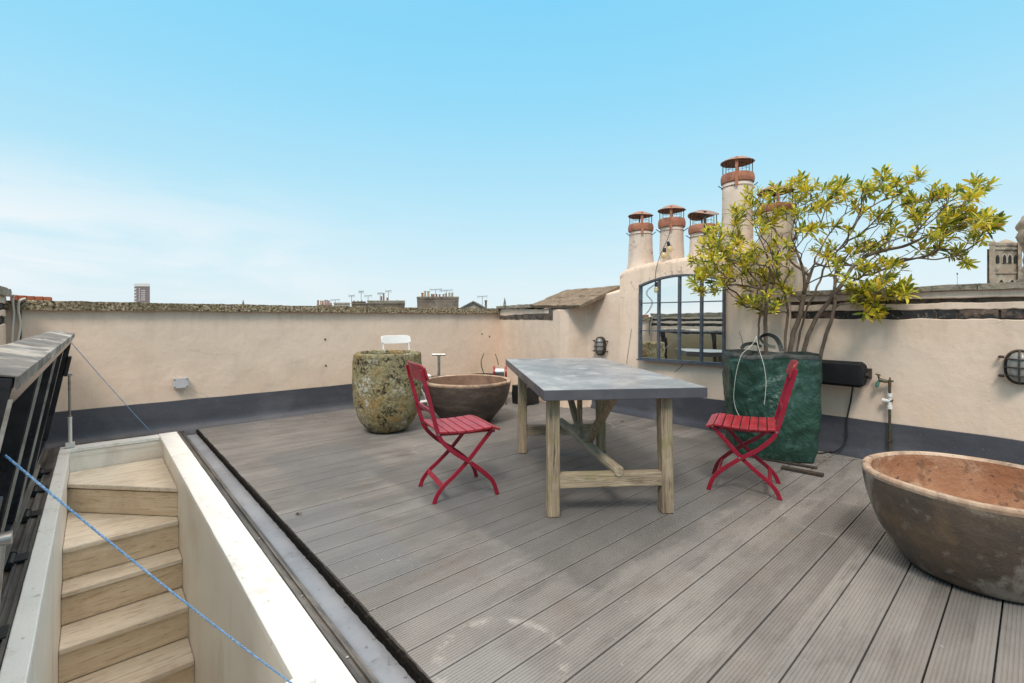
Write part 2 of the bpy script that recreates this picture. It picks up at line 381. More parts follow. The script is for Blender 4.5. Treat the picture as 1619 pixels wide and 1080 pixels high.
def moss_mat():
    k = NT('mossy_stoneware')
    c = k.ramp(k.noise(21, 9, .78, dist=.7), [(.24, (.05, .04, .022)), (.36, (.19, .15, .075)), (.50, (.35, .29, .15)), (.64, (.48, .42, .24)), (.80, (.62, .56, .42))])
    c = k.mix(k.rng(k.noise(3.0, 5, .6), .46, .66, 0, .45), c, (.34, .30, .19))
    c = k.mix(k.rng(k.noise(60, 6, .8), .42, .70, 0, .5), c, (.12, .10, .06))
    c = k.mix(k.rng(k.noise(48, 6, .8, (1, 1, 1.5)), .56, .76, 0, .75), c, (.60, .55, .36))
    c = k.mix(k.rng(k.noise(4.6, 5, .6, dist=1), .54, .66, 0, .5), c, (.42, .25, .08))
    c = k.mix(k.math('MULTIPLY', k.rng(k.noise(26, 8, .75), .5, .58), k.rng(k.noise(3.6, 4), .52, .64)), c, (.60, .57, .48))
    c = k.mix(k.math('MULTIPLY', k.rng(k.noise(30, 8, .8), .47, .56), k.rng(k.noise(5, 4, .6, (1, 1, 1.6)), .5, .62)), c, (.05, .042, .03))
    k.l(c, k.b.inputs['Base Color']); k.b.inputs['Roughness'].default_value = .95; k.b.inputs['Specular IOR Level'].default_value = .15
    n = k.bump(k.noise(21, 9, .78, dist=.7), .020); k.l(n, k.b.inputs['Normal']); return k.m
MAT['moss'] = moss_mat()
def bag_mat():
    k = NT('green_woven_plastic')
    c = k.mix(k.rng(k.noise(4, 5), .35, .7), (.009, .036, .025), (.018, .062, .042))
    c = k.mix(k.rng(k.noise(12, 6, .7), .55, .72, 0, .5), c, (.07, .15, .12))
    k.l(c, k.b.inputs['Base Color']); k.b.inputs['Roughness'].default_value = .40
    n = k.bump(k.noise(4.5, 4, .5, (1, 1, .6), dist=1.4), .028)
    n = k.bump(k.noise(16, 4, .5, (1, 1, 1.6), dist=1.2), .0035, n)
    wv = k.n('ShaderNodeTexWave'); wv.inputs['Scale'].default_value = 60; k.l(k.vec((1, 1, 1)), wv.inputs[0]); n = k.bump(wv.outputs[1], .0004, n)
    k.l(n, k.b.inputs['Normal']); return k.m
MAT['bag'] = bag_mat()
def deck_mat():
    k = NT('composite_decking')
    sp = k.n('ShaderNodeSeparateXYZ'); k.l(k.tc.outputs['Object'], sp.inputs[0]); X, Y = sp.outputs[0], sp.outputs[1]
    bi = k.math('FLOOR', k.math('DIVIDE', Y, .15))
    wn_ = k.n('ShaderNodeTexWhiteNoise', noise_dimensions='1D'); k.l(bi, wn_.inputs['W'])
    c = k.mix(k.rng(wn_.outputs[0], 0, 1), (.168, .155, .144), (.24, .225, .211))
    c = k.mix(k.rng(k.noise(1.0, 5, .6), .38, .70, 0, .6), c, (.118, .111, .105))
    c = k.mix(k.rng(k.noise(.8, 4, .6, rot=(0, 0, 1)), .5, .7, 0, .7), c, (.28, .262, .244))
    cb = k.n('ShaderNodeCombineXYZ'); k.l(k.math('ADD', k.math('MULTIPLY', X, .8), k.math('MULTIPLY', wn_.outputs[0], 41.0)), cb.inputs[0]); k.l(k.math('MULTIPLY', Y, 2.2), cb.inputs[1]); k.l(bi, cb.inputs[2])
    nb = k.n('ShaderNodeTexNoise'); nb.inputs['Scale'].default_value = 1.5; nb.inputs['Detail'].default_value = 7; nb.inputs['Roughness'].default_value = .68; k.l(cb.outputs[0], nb.inputs[0])
    c = k.mix(k.rng(nb.outputs[0], .50, .66, 0, .35), c, (.30, .28, .26))
    c = k.mix(k.rng(nb.outputs[0], .48, .34, 0, .45), c, (.115, .105, .098))
    c = k.mix(k.rng(k.noise(2.6, 6, .7), .56, .75, 0, .35), c, (.20, .16, .13))
    c = k.mix(k.rng(k.noise(5, 6, .7, (.35, 2, 1)), .55, .75, 0, .5), c, (.10, .09, .082))
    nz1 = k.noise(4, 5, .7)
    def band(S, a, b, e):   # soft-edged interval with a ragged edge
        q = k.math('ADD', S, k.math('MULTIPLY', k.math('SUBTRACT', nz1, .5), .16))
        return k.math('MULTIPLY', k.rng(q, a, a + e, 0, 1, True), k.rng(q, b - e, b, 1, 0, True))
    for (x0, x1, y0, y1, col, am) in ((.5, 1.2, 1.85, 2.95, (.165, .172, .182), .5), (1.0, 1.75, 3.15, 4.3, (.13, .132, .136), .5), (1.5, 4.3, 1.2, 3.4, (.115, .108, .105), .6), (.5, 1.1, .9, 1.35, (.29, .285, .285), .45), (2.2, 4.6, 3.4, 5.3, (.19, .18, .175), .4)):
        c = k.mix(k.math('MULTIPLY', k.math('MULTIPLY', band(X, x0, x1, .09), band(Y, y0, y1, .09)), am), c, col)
    # ring marks left by pots
    for (cx, cy, r, wd, am) in ((1.02, 1.2, .21, .03, .42), (2.25, 3.55, .20, .02, .3), (3.9, 3.25, .33, .022, .5), (3.2, .75, .3, .02, .2)):
        dx = k.math('SUBTRACT', X, cx); dy = k.math('SUBTRACT', Y, cy)
        d = k.math('SQRT', k.math('ADD', k.math('MULTIPLY', dx, dx), k.math('MULTIPLY', dy, dy)))
        rg = k.rng(k.math('ABSOLUTE', k.math('SUBTRACT', d, r)), 0, wd, 1, 0)
        c = k.mix(k.math('MULTIPLY', k.math('MULTIPLY', rg, k.rng(k.noise(9, 6, .8), .47, .6)), am), c, (.52, .49, .45))
    c = k.mix(k.math('MULTIPLY', k.rng(k.noise(34, 5, .7), .70, .80), k.rng(k.noise(1.5, 3), .42, .6, 0, .6)), c, (.44, .42, .39))
    c = k.mix(k.math('MULTIPLY', k.rng(k.noise(20, 4, .7), .82, .86), .6), c, (.05, .035, .025))
    # grime in the grooves
    gr = k.math('FRACT', k.math('DIVIDE', k.math('SUBTRACT', Y, .0), .0125))
    k.l(c, k.b.inputs['Base Color'])
    k.l(k.rng(k.noise(1.6, 5), .35, .7, .42, .68), k.b.inputs['Roughness']); k.b.inputs['Specular IOR Level'].default_value = .4
    n = k.bump(k.noise(80, 4, .6, (.15, 1, 1)), .0009); n = k.bump(k.noise(4, 3), .003, n); k.l(n, k.b.inputs['Normal'])
    return k.m
MAT['deck'] = deck_mat()
MAT['deckedge'] = mk('deck_edge_black', (.010, .009, .008), .95, [((.05, .04, .03), 40, .6, .72, .6)], [(.006, 40)], spec=.08)
def table_mat():
    k = NT('zinc_concrete_top')
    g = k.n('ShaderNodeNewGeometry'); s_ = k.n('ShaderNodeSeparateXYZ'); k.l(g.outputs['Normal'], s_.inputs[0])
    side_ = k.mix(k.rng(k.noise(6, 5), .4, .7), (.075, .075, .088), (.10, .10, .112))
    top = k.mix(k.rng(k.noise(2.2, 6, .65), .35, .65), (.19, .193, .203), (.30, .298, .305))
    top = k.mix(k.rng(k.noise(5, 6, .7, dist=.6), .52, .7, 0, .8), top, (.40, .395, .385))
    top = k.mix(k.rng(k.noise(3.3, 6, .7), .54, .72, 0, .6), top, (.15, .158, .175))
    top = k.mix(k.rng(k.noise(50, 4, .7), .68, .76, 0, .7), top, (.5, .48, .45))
    k.l(k.mix(k.rng(s_.outputs[2], .6, .9), side_, top), k.b.inputs['Base Color'])  # upward faces painted lighter to carry the sky's sheen, along with settled dust
    k.l(k.rng(k.noise(4, 5), .35, .7, .32, .5), k.b.inputs['Roughness'])
    k.l(k.bump(k.noise(9, 5), .0012), k.b.inputs['Normal']); return k.m
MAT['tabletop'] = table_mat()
def mirror_mat():
    k = NT('mirror_glass'); k.b.inputs['Base Color'].default_value = (.90, .93, .92, 1); k.b.inputs['Metallic'].default_value = 1; k.b.inputs['Roughness'].default_value = .012
    k.l(k.bump(k.noise(2.2, 2), .0006), k.b.inputs['Normal']); return k.m
MAT['mirror'] = mirror_mat()
def glass_mat(name, col, rough=.1, trans=.9):
    k = NT(name); k.b.inputs['Base Color'].default_value = (*col, 1); k.b.inputs['Roughness'].default_value = rough
    k.b.inputs['Transmission Weight'].default_value = trans; k.b.inputs['IOR'].default_value = 1.45; return k.m
MAT['bulb'] = glass_mat('amber_bulb_glass', (.95, .80, .45), .08, .6)
MAT['lampglass'] = glass_mat('ribbed_lamp_glass', (.34, .33, .31), .25, .25)
def pane_mat():
    k = NT('tinted_pane'); k.b.inputs['Base Color'].default_value = (.02, .02, .02, 1); k.b.inputs['Roughness'].default_value = .06
    tr = k.n('ShaderNodeBsdfTransparent'); tr.inputs[0].default_value = (.80, .83, .78, 1)
    ms = k.n('ShaderNodeMixShader'); ms.inputs[0].default_value = .93; k.l(k.b.outputs[0], ms.inputs[1]); k.l(tr.outputs[0], ms.inputs[2]); k.l(ms.outputs[0], k.o.inputs[0]); return k.m
MAT['lidglass'] = pane_mat()
def leaf_mat():
    k = NT('leaves'); g = k.n('ShaderNodeNewGeometry')
    c = k.ramp(g.outputs['Random Per Island'], [(0, (.07, .12, .02)), (.16, (.17, .23, .03)), (.34, (.40, .42, .045)), (.62, (.64, .58, .055)), (.88, (.80, .62, .04)), (1, (.62, .34, .03))])
    k.l(c, k.b.inputs['Base Color']); k.b.inputs['Roughness'].default_value = .42
    tr = k.n('ShaderNodeBsdfTranslucent'); k.l(c, tr.inputs[0]); ms = k.n('ShaderNodeMixShader'); ms.inputs[0].default_value = .3
    k.l(k.b.outputs[0], ms.inputs[1]); k.l(tr.outputs[0], ms.inputs[2]); k.l(ms.outputs[0], k.o.inputs[0]); return k.m
MAT['leaf'] = leaf_mat()
MAT['far_brick'] = mk('london_stock_brick', (.17, .13, .10), .9, [((.27, .22, .17), .6, .4, .7, .8), ((.07, .06, .05), 1.4, .5, .7, .7)])
MAT['far_slate'] = mk('slate_roof', (.12, .115, .12), .8, [((.2, .19, .18), .8, .4, .7, .7)])
MAT['far_pot'] = mk('clay_pot', (.36, .15, .08), .8, [((.16, .09, .06), 1.2, .45, .65, .8)])
MAT['far_pot_pale'] = mk('buff_pot', (.48, .38, .26), .8, [((.3, .22, .15), 1.2, .45, .65, .8)])
MAT['far_cement'] = mk('cement', (.38, .34, .28), .9, [((.2, .17, .13), .9, .45, .7, .8)])
MAT['tower_brick'] = mk('tower_brown_brick', (.20, .155, .15), .85, [((.26, .22, .21), .1, .4, .7, .8)])
MAT['tower_white'] = mk('tower_concrete', (.62, .60, .58), .8)
MAT['church'] = mk('church_stone', (.34, .26, .19), .9, [((.42, .36, .28), .35, .42, .68, .9), ((.12, .10, .08), .6, .52, .7, .8)], [(.08, 1.5)])
MAT['void'] = mk('dark_opening', (.02, .018, .016), .8)
MAT['ground'] = mk('city_ground', (.15, .14, .13), .95, [((.10, .11, .08), .02, .45, .6, .6), ((.22, .16, .13), .05, .5, .7, .7)])
MAT['redbrick'] = mk('loose_red_brick', (.40, .12, .06), .85, [((.25, .07, .04), 12, .5, .7, .8)], [(.004, 30)])

# ---------------------------------------------------------------- setting
b = MB(); b.add([(-3000, -3000, -12), (3000, -3000, -12), (3000, 3000, -12), (-3000, 3000, -12)], [(0, 1, 2, 3)])
struct(b.build('ground', MAT['ground']))

# roof membrane round the stairwell
KX0, KX1, KY1 = -.33, .65, 5.56
b = MB()
b.box((.655, -2.5, -.30), (5.2, 5.86, -.040)); b.box((-.60, KY1, -.30), (.655, 5.86, -.040)); b.box((-.60, -2.5, -.30), (KX0, KY1, -.040)); b.box((KX0, -2.5, -.30), (.655, .895, -.040))
struct(b.build('roof_membrane', MAT['gutter']))
# deck: grooved boards, each with its own slight height and end
b = MB(); pitch, gap = .15, .006
y = 5.79; bi = 0
rr = random.Random(3)
while y > -2.2:
    z = rr.uniform(-.0012, .0006); x0 = .80 + rr.uniform(-.003, .003); x1 = 4.70 + max(0, y) * .035
    y0, y1 = y - pitch + gap, y
    pr = [(y0, -.024), (y0, z - .001), (y0 + .003, z)]
    ng = 11; gw = (pitch - gap - .014) / ng
    for g in range(ng):
        a = y0 + .007 + g * gw + gw * .34
        pr += [(a, z), (a + .0008, z - .0018), (a + .0030, z - .0018), (a + .0038, z)]
    pr += [(y1 - .003, z), (y1, z - .001), (y1, -.024)]
    n = len(pr); vs = [(x0, p, q) for p, q in pr] + [(x1, p, q) for p, q in pr]
    b.add(vs, [(i, i + n, i + 1 + n, i + 1) for i in range(n - 1)] + [tuple(reversed(range(n)))[::-1]] + [tuple(range(n, 2 * n))])
    y -= pitch; bi += 1
struct(b.build('deck', MAT['deck']))
b = MB().rbox((.788, -2.3, -.040), (.835, 5.79, -.0245), .03, .004, 25)
b.rbox((.781, -2.3, -.040), (.7955, 5.785, -.004), .025, .0035, 30)
struct(b.build('deck_edge', MAT['deckedge']))

# ---------------------------------------------------------------- back parapet
def flashing(p0, p1, nrm, top=.30, base=-.038, out=.10, name='flashing', parent=None):
    """upstand running p0->p1 on a wall whose outward normal is nrm"""
    p0 = Vector((*p0, 0)); p1 = Vector((*p1, 0)); nrm = Vector((*nrm, 0)).normalized()
    prof = [(.004, top + .004), (.014, top), (.016, .10), (.022, .055), (.045, .018), (out, base + .012), (out + .05, base), (out + .05, base - .03), (-.01, base - .03), (-.01, top)]
    N = max(2, int((p1 - p0).length / .08)); b = MB(); m = len(prof)
    for i in range(N + 1):
        t = i / N; q = p0.lerp(p1, t); wv = noise.noise(q * 1.7) * .006; wt = noise.noise(q * 3.1 + Vector((3, 1, 0))) * .006
        for d, z in prof: b.v.append(tuple(q + nrm * (d + (wv if d > .01 and d < .06 else 0)) + Vector((0, 0, z + (wt if z > .2 else 0)))))
    for i in range(N):
        for k in range(m):
            k2 = (k + 1) % m; b.f.append((i * m + k, (i + 1) * m + k, (i + 1) * m + k2, i * m + k2))
    b.f.append(tuple(range(m))); b.f.append(tuple(N * m + k for k in reversed(range(m))))
    return b.build(name, MAT['flash'], parent, smooth=50)

t = thing('parapet_wall', 'long pink rendered parapet wall with pebbly brown coping, at the back left of the terrace', 'wall', (2.2, 5.95, 0))
MB().rbox((-.60, 5.88, -12), (4.96, 6.10, -.3), 50, 0).box((-.60, 5.88, -.3), (4.96, 6.10, 1.222)).build('wall_face', MAT['plaster'], t)
def edge(q): return q
b = MB()
xs = [-.62, .35, 1.45, 2.32, 3.1, 4.02, 4.985]
for i in range(6): b.rbox((xs[i] + .002, 5.835 + random.uniform(-.004, .004), 1.222 + random.uniform(-.002, .002)), (xs[i + 1] - .002, 6.14, 1.302 + random.uniform(-.005, .004)), .022, .008, 14, seed=i)
b.build('coping', MAT['coping'], t, smooth=60)
flashing((-.57, 5.88), (3.9, 5.88), (0, -1), .30, parent=t)

# ---------------------------------------------------------------- left parapet (mostly seen in the mirror)
def strips(b, P, u0, u1, zs, th, seed=0, step=.03, amp=.008):
    """plaster bands with ragged edges in a wall frame P(u, d, z); zs = [(z0, z1), ...]"""
    for bi_, (z0, z1) in enumerate(zs):
        N = int((u1 - u0) / step); o = len(b.v)
        for i in range(N + 1):
            u = u0 + (u1 - u0) * i / N
            e0 = noise.noise(Vector((u * 7, seed + bi_ * 3.1, 0))) * amp + noise.noise(Vector((u * 23, seed + bi_, 5))) * amp * .6
            e1 = noise.noise(Vector((u * 6, seed + bi_ * 5.7, 9))) * amp + noise.noise(Vector((u * 21, seed + bi_, 2))) * amp * .6
            a, c = z0 + (e0 if z0 > .5 else 0), z1 + e1
            b.v += [tuple(P(u, -.004, a)), tuple(P(u, th - .004, a)), tuple(P(u, th, a + .006)), tuple(P(u, th, c - .006)), tuple(P(u, th - .004, c)), tuple(P(u, -.004, c))]
        for i in range(N):
            for k in range(5): b.f.append((o + i * 6 + k, o + i * 6 + k + 1, o + (i + 1) * 6 + k + 1, o + (i + 1) * 6 + k))
        b.f.append(tuple(o + k for k in reversed(range(6)))); b.f.append(tuple(o + N * 6 + k for k in range(6)))
def brick_row(b, P, u0, u1, z0, z1, d, L=.225, seed=0):
    rr = random.Random(seed); u = u0; i = 0
    while u < u1 - .02:
        l = min(L * (1 if i % 2 == 0 else .5) * rr.uniform(.92, 1.05), u1 - u); e = .006
        dd = d + rr.uniform(-.004, .003)
        p = [P(u + e, -.02, z0 + .004), P(u + l - e, -.02, z0 + .004), P(u + l - e, dd, z0 + .004), P(u + e, dd, z0 + .004)]
        q = [v + Vector((0, 0, z1 - z0 - .008)) for v in p]
        b.hexa(p + q); u += l; i += 1
def LW(u, d, z): return Vector((-.57 + d, u, z))
t = thing('parapet_wall', 'pink rendered side wall with exposed brick bands, cut by the left edge of the photo', 'wall', (-.65, 2, 0))
MB().box((-.80, -2.6, -12), (-.585, 5.875, 1.33)).build('wall_core', MAT['mortar'], t)
b = MB(); strips(b, LW, -2.6, 5.87, [(-.3, 1.10), (1.165, 1.22), (1.275, 1.33)], .0, 4)
b.v = [(v[0], v[1], v[2]) for v in b.v]
b = MB(); strips(b, LW, -2.6, 5.87, [(-.3, 1.10), (1.165, 1.22), (1.275, 1.33)], .004, 4); b.build('wall_face', MAT['plaster'], t)
b = MB()
for z0, z1 in ((1.104, 1.162), (1.224, 1.272)): brick_row(b, LW, -2.5, 5.85, z0, z1, -.006, seed=int(z0 * 100))
b.build('brick_course', MAT['brick_dark'], t, bevel=.003)
b = MB()
for i in range(9): b.rbox((-.84, -2.6 + i * .942, 1.332), (-.535, -2.6 + (i + 1) * .942 - .006, 1.395), .035, .008, 12, seed=i + 20)
b.build('coping', MAT['stone_grey'], t, smooth=60)
flashing((-.57, 5.7), (-.57, -2.4), (1, 0), .30, out=.03, parent=t)

# ---------------------------------------------------------------- right parapet
U_BR = UW(1250)[0]         # where the chimney breast begins
t = thing('parapet_wall', 'pink rendered wall with a band of blackened bricks, behind the tap and black speaker', 'wall', RW(0, 0, 0))
def wallbox(b, u0, u1, d0, d1, z0, z1):
    p = [RW(u0, d0, z0), RW(u0, d1, z0), RW(u1, d1, z0), RW(u1, d0, z0)]
    b.hexa(p + [v + Vector((0, 0, z1 - z0)) for v in p])
b = MB(); wallbox(b, -2.6, U_BR, -.30, -.015, -12, 1.345); b.build('wall_core', MAT['mortar'], t)
b = MB(); strips(b, RW, -2.6, U_BR - .004, [(-.3, 1.143), (1.213, 1.262), (1.302, 1.345)], .0, 1)
b = MB()
def RWo(u, d, z): return RW(u, d - .015, z)
def slope_top(b): pass
strips(b, RWo, -2.6, U_BR - .004, [(-.3, 1.143), (1.213, 1.265)], .017, 1, amp=.009)
strips(b, RWo, -2.6, U_BR - .004, [(1.296, 1.350)], .034, 2, amp=.004)
b.build('wall_face', MAT['plaster'], t)
b = MB(); brick_row(b, RWo, -2.5, U_BR - .01, 1.142, 1.212, .010, seed=5); b.build('brick_course', MAT['brick_dark'], t, bevel=.004)
b = MB(); i = 0; u = -.02
us = [U_BR - .01, .92, .28, -.0]
for i in range(3):
    u1, u0 = us[i], us[i + 1]
    Mx = Matrix.Translation(RW(u0, 0, 0)) @ Matrix.Rotation(math.atan2(1, WS), 4, 'Z')
    b.rbox((0.004, -.05, 1.351), (u1 - u0, .34, 1.388 + .004 * i), .03, .006, 12, M=Matrix.Translation(RW(u0, 0, 0)) @ Matrix.Rotation(math.atan2(1, WS), 4, 'Z') @ Matrix.Scale(1, 4) @ Matrix.Scale(-1, 4, (0, 1, 0)), seed=i + 40)
b.v = [v for v in b.v]; b.f = [f[::-1] for f in b.f]
b.build('coping', MAT['stone_grey'], t, smooth=60)
u_end = 3.80
p0, p1 = RW(-2.5, 0, 0), RW(u_end, 0, 0)
flashing((p1.x, p1.y), (p0.x, p0.y), (-1, WS), .315, out=.045, parent=t)

# rough end pier / ornament at the right edge
t = thing('stone_finial', 'rough pinkish weathered stone finial rising beyond the coping at the right edge', 'finial', RW(-.2, -.1, 1.34))
def lump(p):
    q = p * 9; return p * (1 + .10 * noise.noise(q) + .07 * noise.noise(q * 2.7)) if p.length > 0 else p
prof = [(.0, .60), (.06, .60), (.12, .58), (.165, .52), (.195, .45), (.19, .38), (.175, .33), (.16, .28), (.165, .2), (.17, .12), (.185, .07), (.165, .05), (.16, 0), (.16, -.02)]
def lump2(p):
    k = .96 + .13 * noise.noise(Vector((p.x * 12, p.y * 12, p.z * 13))) + .10 * noise.noise(Vector((p.x * 33, p.y * 33, p.z * 33)))
    return Vector((p.x * k, p.y * k, p.z))
dense = []
for (a, b_) in zip(prof[:-1], prof[1:]):
    for k in range(4): dense.append((a[0] + (b_[0] - a[0]) * k / 4, a[1] + (b_[1] - a[1]) * k / 4))
dense = dense[::-1]
fc = RW(UW(1672)[0], -.15, 1.34)
MB().lathe(dense, (fc.x, fc.y, 1.34), 40, lump2).build('finial_body', plaster_mat('rough_pink_stone', (.52, .42, .37)), t, smooth=70)
b = MB(); wallbox(b, UW(1800)[0], -.012, -.34, .008, 1.351, 1.41); b.build('finial_base', MAT['plaster'], t, bevel=.01)

# ---------------------------------------------------------------- chimney breast with its pots
UL, UR = UW(980)[0], U_BR
cs = thing('chimney_stack', 'pink rendered chimney breast carrying five pots with terracotta rims and metal cowls', 'chimney', RW(2.4, -.2, 0))
outl = [(UR, 1.63), (UR + .12, 1.72), (UR + .3, 1.79), (2.1, 1.83), (2.45, 1.815), (2.7, 1.80), (3.0, 1.785), (3.2, 1.755), (UL - .07, 1.735), (UL, 1.705)]
b = MB(); ND = 8; NU = 46
def topz(u):
    for (a, za), (c, zc) in zip(outl[:-1], outl[1:]):
        if a <= u <= c: return za + (zc - za) * (u - a) / (c - a)
    return outl[-1][1]
dprof = [(0, -.012), (-.006, -.03, ), (0, 0)]
o = len(b.v); rows = []
sect = [(0.0, None, -.3), (0.0, 'a', -.055), (-.012, 'a', -.022), (-.04, 'a', .0), (-.12, 'a', .015), (-.25, 'a', .02), (-.42, 'a', .012), (-.50, 'a', -.05), (-.50, None, -.3)]
for i in range(NU + 1):
    u = UR + (UL - UR) * i / NU
    for d, m_, z in sect:
        wob = noise.noise(Vector((u * 3, d * 6, z))) * .010
        b.v.append(tuple(RW(u, d, (topz(u) + z + wob) if m_ else -.3)))
m = len(sect)
for i in range(NU):
    for k in range(m - 1): b.f.append((i * m + k, i * m + k + 1, (i + 1) * m + k + 1, (i + 1) * m + k))
b.f.append(tuple(reversed(range(m)))); b.f.append(tuple(NU * m + k for k in range(m)))
b.build('breast', MAT['plaster'], cs, smooth=50)
def pot(px, ybase, yring, ycap, wbody, wring, wcap, wbase, droop=0.0, legs=4, seed=0):
    dd = .26
    # depth of a plane dd behind the wall face
    x = (px - CX) / F_PX; tt = (4.70 + dd) / ((.747 * x + .665) - WS * (.747 - .665 * x))
    P = C(px, HY, tt); sz = lambda wpx: wpx / F_PX * tt / 2
    Z = lambda py: CAMH + (HY - py) / F_PX * tt
    zb = 1.70
    rb, r1, rr_, rc = sz(wbase), sz(wbody), sz(wring), sz(wcap)
    Zd = lambda py, t_: CAMH + (HY - py) / F_PX * t_
    zr = Zd(yring[0], tt - rr_); zr0 = Zd(yring[1], tt - rr_); zc0 = Zd(ycap[1], tt + rc); zc = max(Zd(ycap[0], tt), zc0 + .045)
    def wob(p):
        return p + noise.noise_vector(p * 4 + Vector((seed, 0, 0))) * .008
    c = (P.x, P.y, 0)
    pr = [(rb * 1.25, zb - .06), (rb * 1.13, zb + .03), (rb * 1.03, zb + .11)]
    for k in range(8):
        f = k / 7; pr.append((rb + (r1 - rb) * f, zb + .13 + (zr0 - .01 - zb - .13) * f))
    pr += [(r1 * .86, zr0 + .01), (r1 * .84, zr0 - .25), (.001, zr0 - .26)]
    po = MB().lathe(pr, c, 36, wob).build('chimney_pot', MAT['plaster_pot'], cs, smooth=50)
    h = zr - zr0
    ring = [(r1 * .98, zr0 - .004), (rr_ * .97, zr0), (rr_, zr0 + h * .25), (rr_ * 1.0, zr0 + h * .6), (rr_ * .95, zr0 + h * .93), (rr_ * .85, zr), (rr_ * .74, zr - h * .1), (rr_ * .72, zr0)]
    q = MB().lathe(ring, c, 36).build('pot_rim', MAT['terracotta_ring'], None, smooth=50); q.parent = po; q.matrix_parent_inverse = Matrix.Identity(4)
    # cowl: shallow dome on bars
    hc = zc - zc0
    def dr(p):
        a = math.atan2(p.y, p.x); rr2 = math.hypot(p.x, p.y) / rc
        return Vector((p.x, p.y, p.z + droop * rr2 * math.cos(2 * a + 1.0) + .004 * noise.noise(p * 20)))
    dome = []
    for k in range(9):
        f = k / 8; dome.append((rc * (1 - f) if f < 1 else .0005, zc0 + hc * math.sin(f * math.pi / 2) * .95))
    under = [(.0005, zc0 + hc * .62), (rc * .5, zc0 + hc * .5), (rc * .96, zc0 - .004)]
    MBc = MB().lathe(under + dome, c, 36, dr)
    cw = MBc.build('cowl', MAT['cowl'], None, smooth=50)
    cw.parent = po; cw.matrix_parent_inverse = Matrix.Identity(4)
    view = math.atan2(-P.y, -P.x)
    for k in range(legs):
        bb = MB(); a = view + k * 2 * math.pi / legs + (.12 if seed % 2 else -.05); rx = rr_ * .86
        x0, y0 = P.x + rx * math.cos(a), P.y + rx * math.sin(a)
        bb.beam((x0, y0, zr - .05), (x0, y0, zc0 + hc * .35), .028 if k == 0 else .014, .008, (math.cos(a), math.sin(a), 0))
        if k == 0: bb.beam((P.x + (rr_ + .006) * math.cos(a), P.y + (rr_ + .006) * math.sin(a), zr - .01), (P.x + (rr_ + .006) * math.cos(a), P.y + (rr_ + .006) * math.sin(a), zr0 - .06), .028, .006, (math.cos(a), math.sin(a), 0))
        q = bb.build('cowl_bracket', MAT['terracotta_ring'] if seed != 3 and k == 0 else MAT['iron'], None); q.parent = po; q.matrix_parent_inverse = Matrix.Identity(4)
    mesh = MB(); nn = 16
    for k in range(nn):
        a = 2 * math.pi * k / nn; rx = rr_ * .72
        mesh.tube([(P.x + rx * math.cos(a), P.y + rx * math.sin(a), zr - .03), (P.x + rx * math.cos(a), P.y + rx * math.sin(a), zc0 + hc * .45)], .0012, 4)
    for kz in (.3, .6, .85):
        mesh.tube([(P.x + rr_ * .72 * math.cos(a_), P.y + rr_ * .72 * math.sin(a_), zr + (zc0 + hc * .3 - zr) * kz) for a_ in [2 * math.pi * j / 24 for j in range(25)]], .0015, 4)
    q = mesh.build('bird_guard', MAT['iron'], None); q.parent = po; q.matrix_parent_inverse = Matrix.Identity(4)
    cl_ = MB(); cl_.tube([(P.x + (r1 + .006) * math.cos(a_), P.y + (r1 + .006) * math.sin(a_), zr0 - .045) for a_ in [2 * math.pi * j / 24 for j in range(25)]], .003, 4)
    for s_ in (1.35, -1.25):
        a = view + s_; cl_.tube([(P.x + (r1 + .005) * math.cos(a), P.y + (r1 + .005) * math.sin(a), zr0 - .05), (P.x + (rr_ + .03) * math.cos(a), P.y + (rr_ + .03) * math.sin(a), zr0 - .02)], .005, 5)
    q = cl_.build('clamp_wire', MAT['iron'], None); q.parent = po; q.matrix_parent_inverse = Matrix.Identity(4)
    return P, tt, Z
for o_ in [cs]: pass
POTS = [pot(1013, 422, (351, 362.5), (334, 346), 34.5, 39, 39, 39.5, .006, 4, 1),
        pot(1062, 408, (342, 356), (323.8, 338), 35.5, 41.5, 43, 37, .004, 4, 2),
        pot(1112, 404, (352, 365), (332, 346), 39, 45, 47, 43, .022, 4, 3),
        pot(1166, 400, (268, 283), (247.5, 265.5), 44, 49, 50, 45, .004, 4, 4),
        pot(1227, 415, (318, 330), (292.5, 311), 46, 52.5, 55, 50, .006, 4, 5)]

# ---------------------------------------------------------------- corner wall, with the sloping slab
t = thing('corner_wall', 'short pink rendered wall with one dark brick recess, turning the far corner by the chimney', 'wall', (4.8, 4.8, 0))
poly = [(4.955, 6.1), (4.95, 5.88), (4.50, 4.12), (4.505, 4.05), (4.53, 3.99), (4.58, 3.955), (4.765, 3.868)]
e1 = RW(3.86, 0, 0); e2 = RW(UL + .002, 0, 0); e3 = RW(UL + .002, -.4, 0)
poly2 = [(4.785, 3.845), (e2.x + .001, e2.y), (e3.x, e3.y), (5.4, 3.5), (5.4, 6.1)]
tops = [1.30, 1.30, 1.262, 1.266, 1.272, 1.292, 1.40, 1.42, 1.475, 1.60, 1.52, 1.3]
pp = poly + poly2
b = MB().prism(pp, -.3, tops); b.build('wall_face', MAT['plaster'], t, bevel=.012)
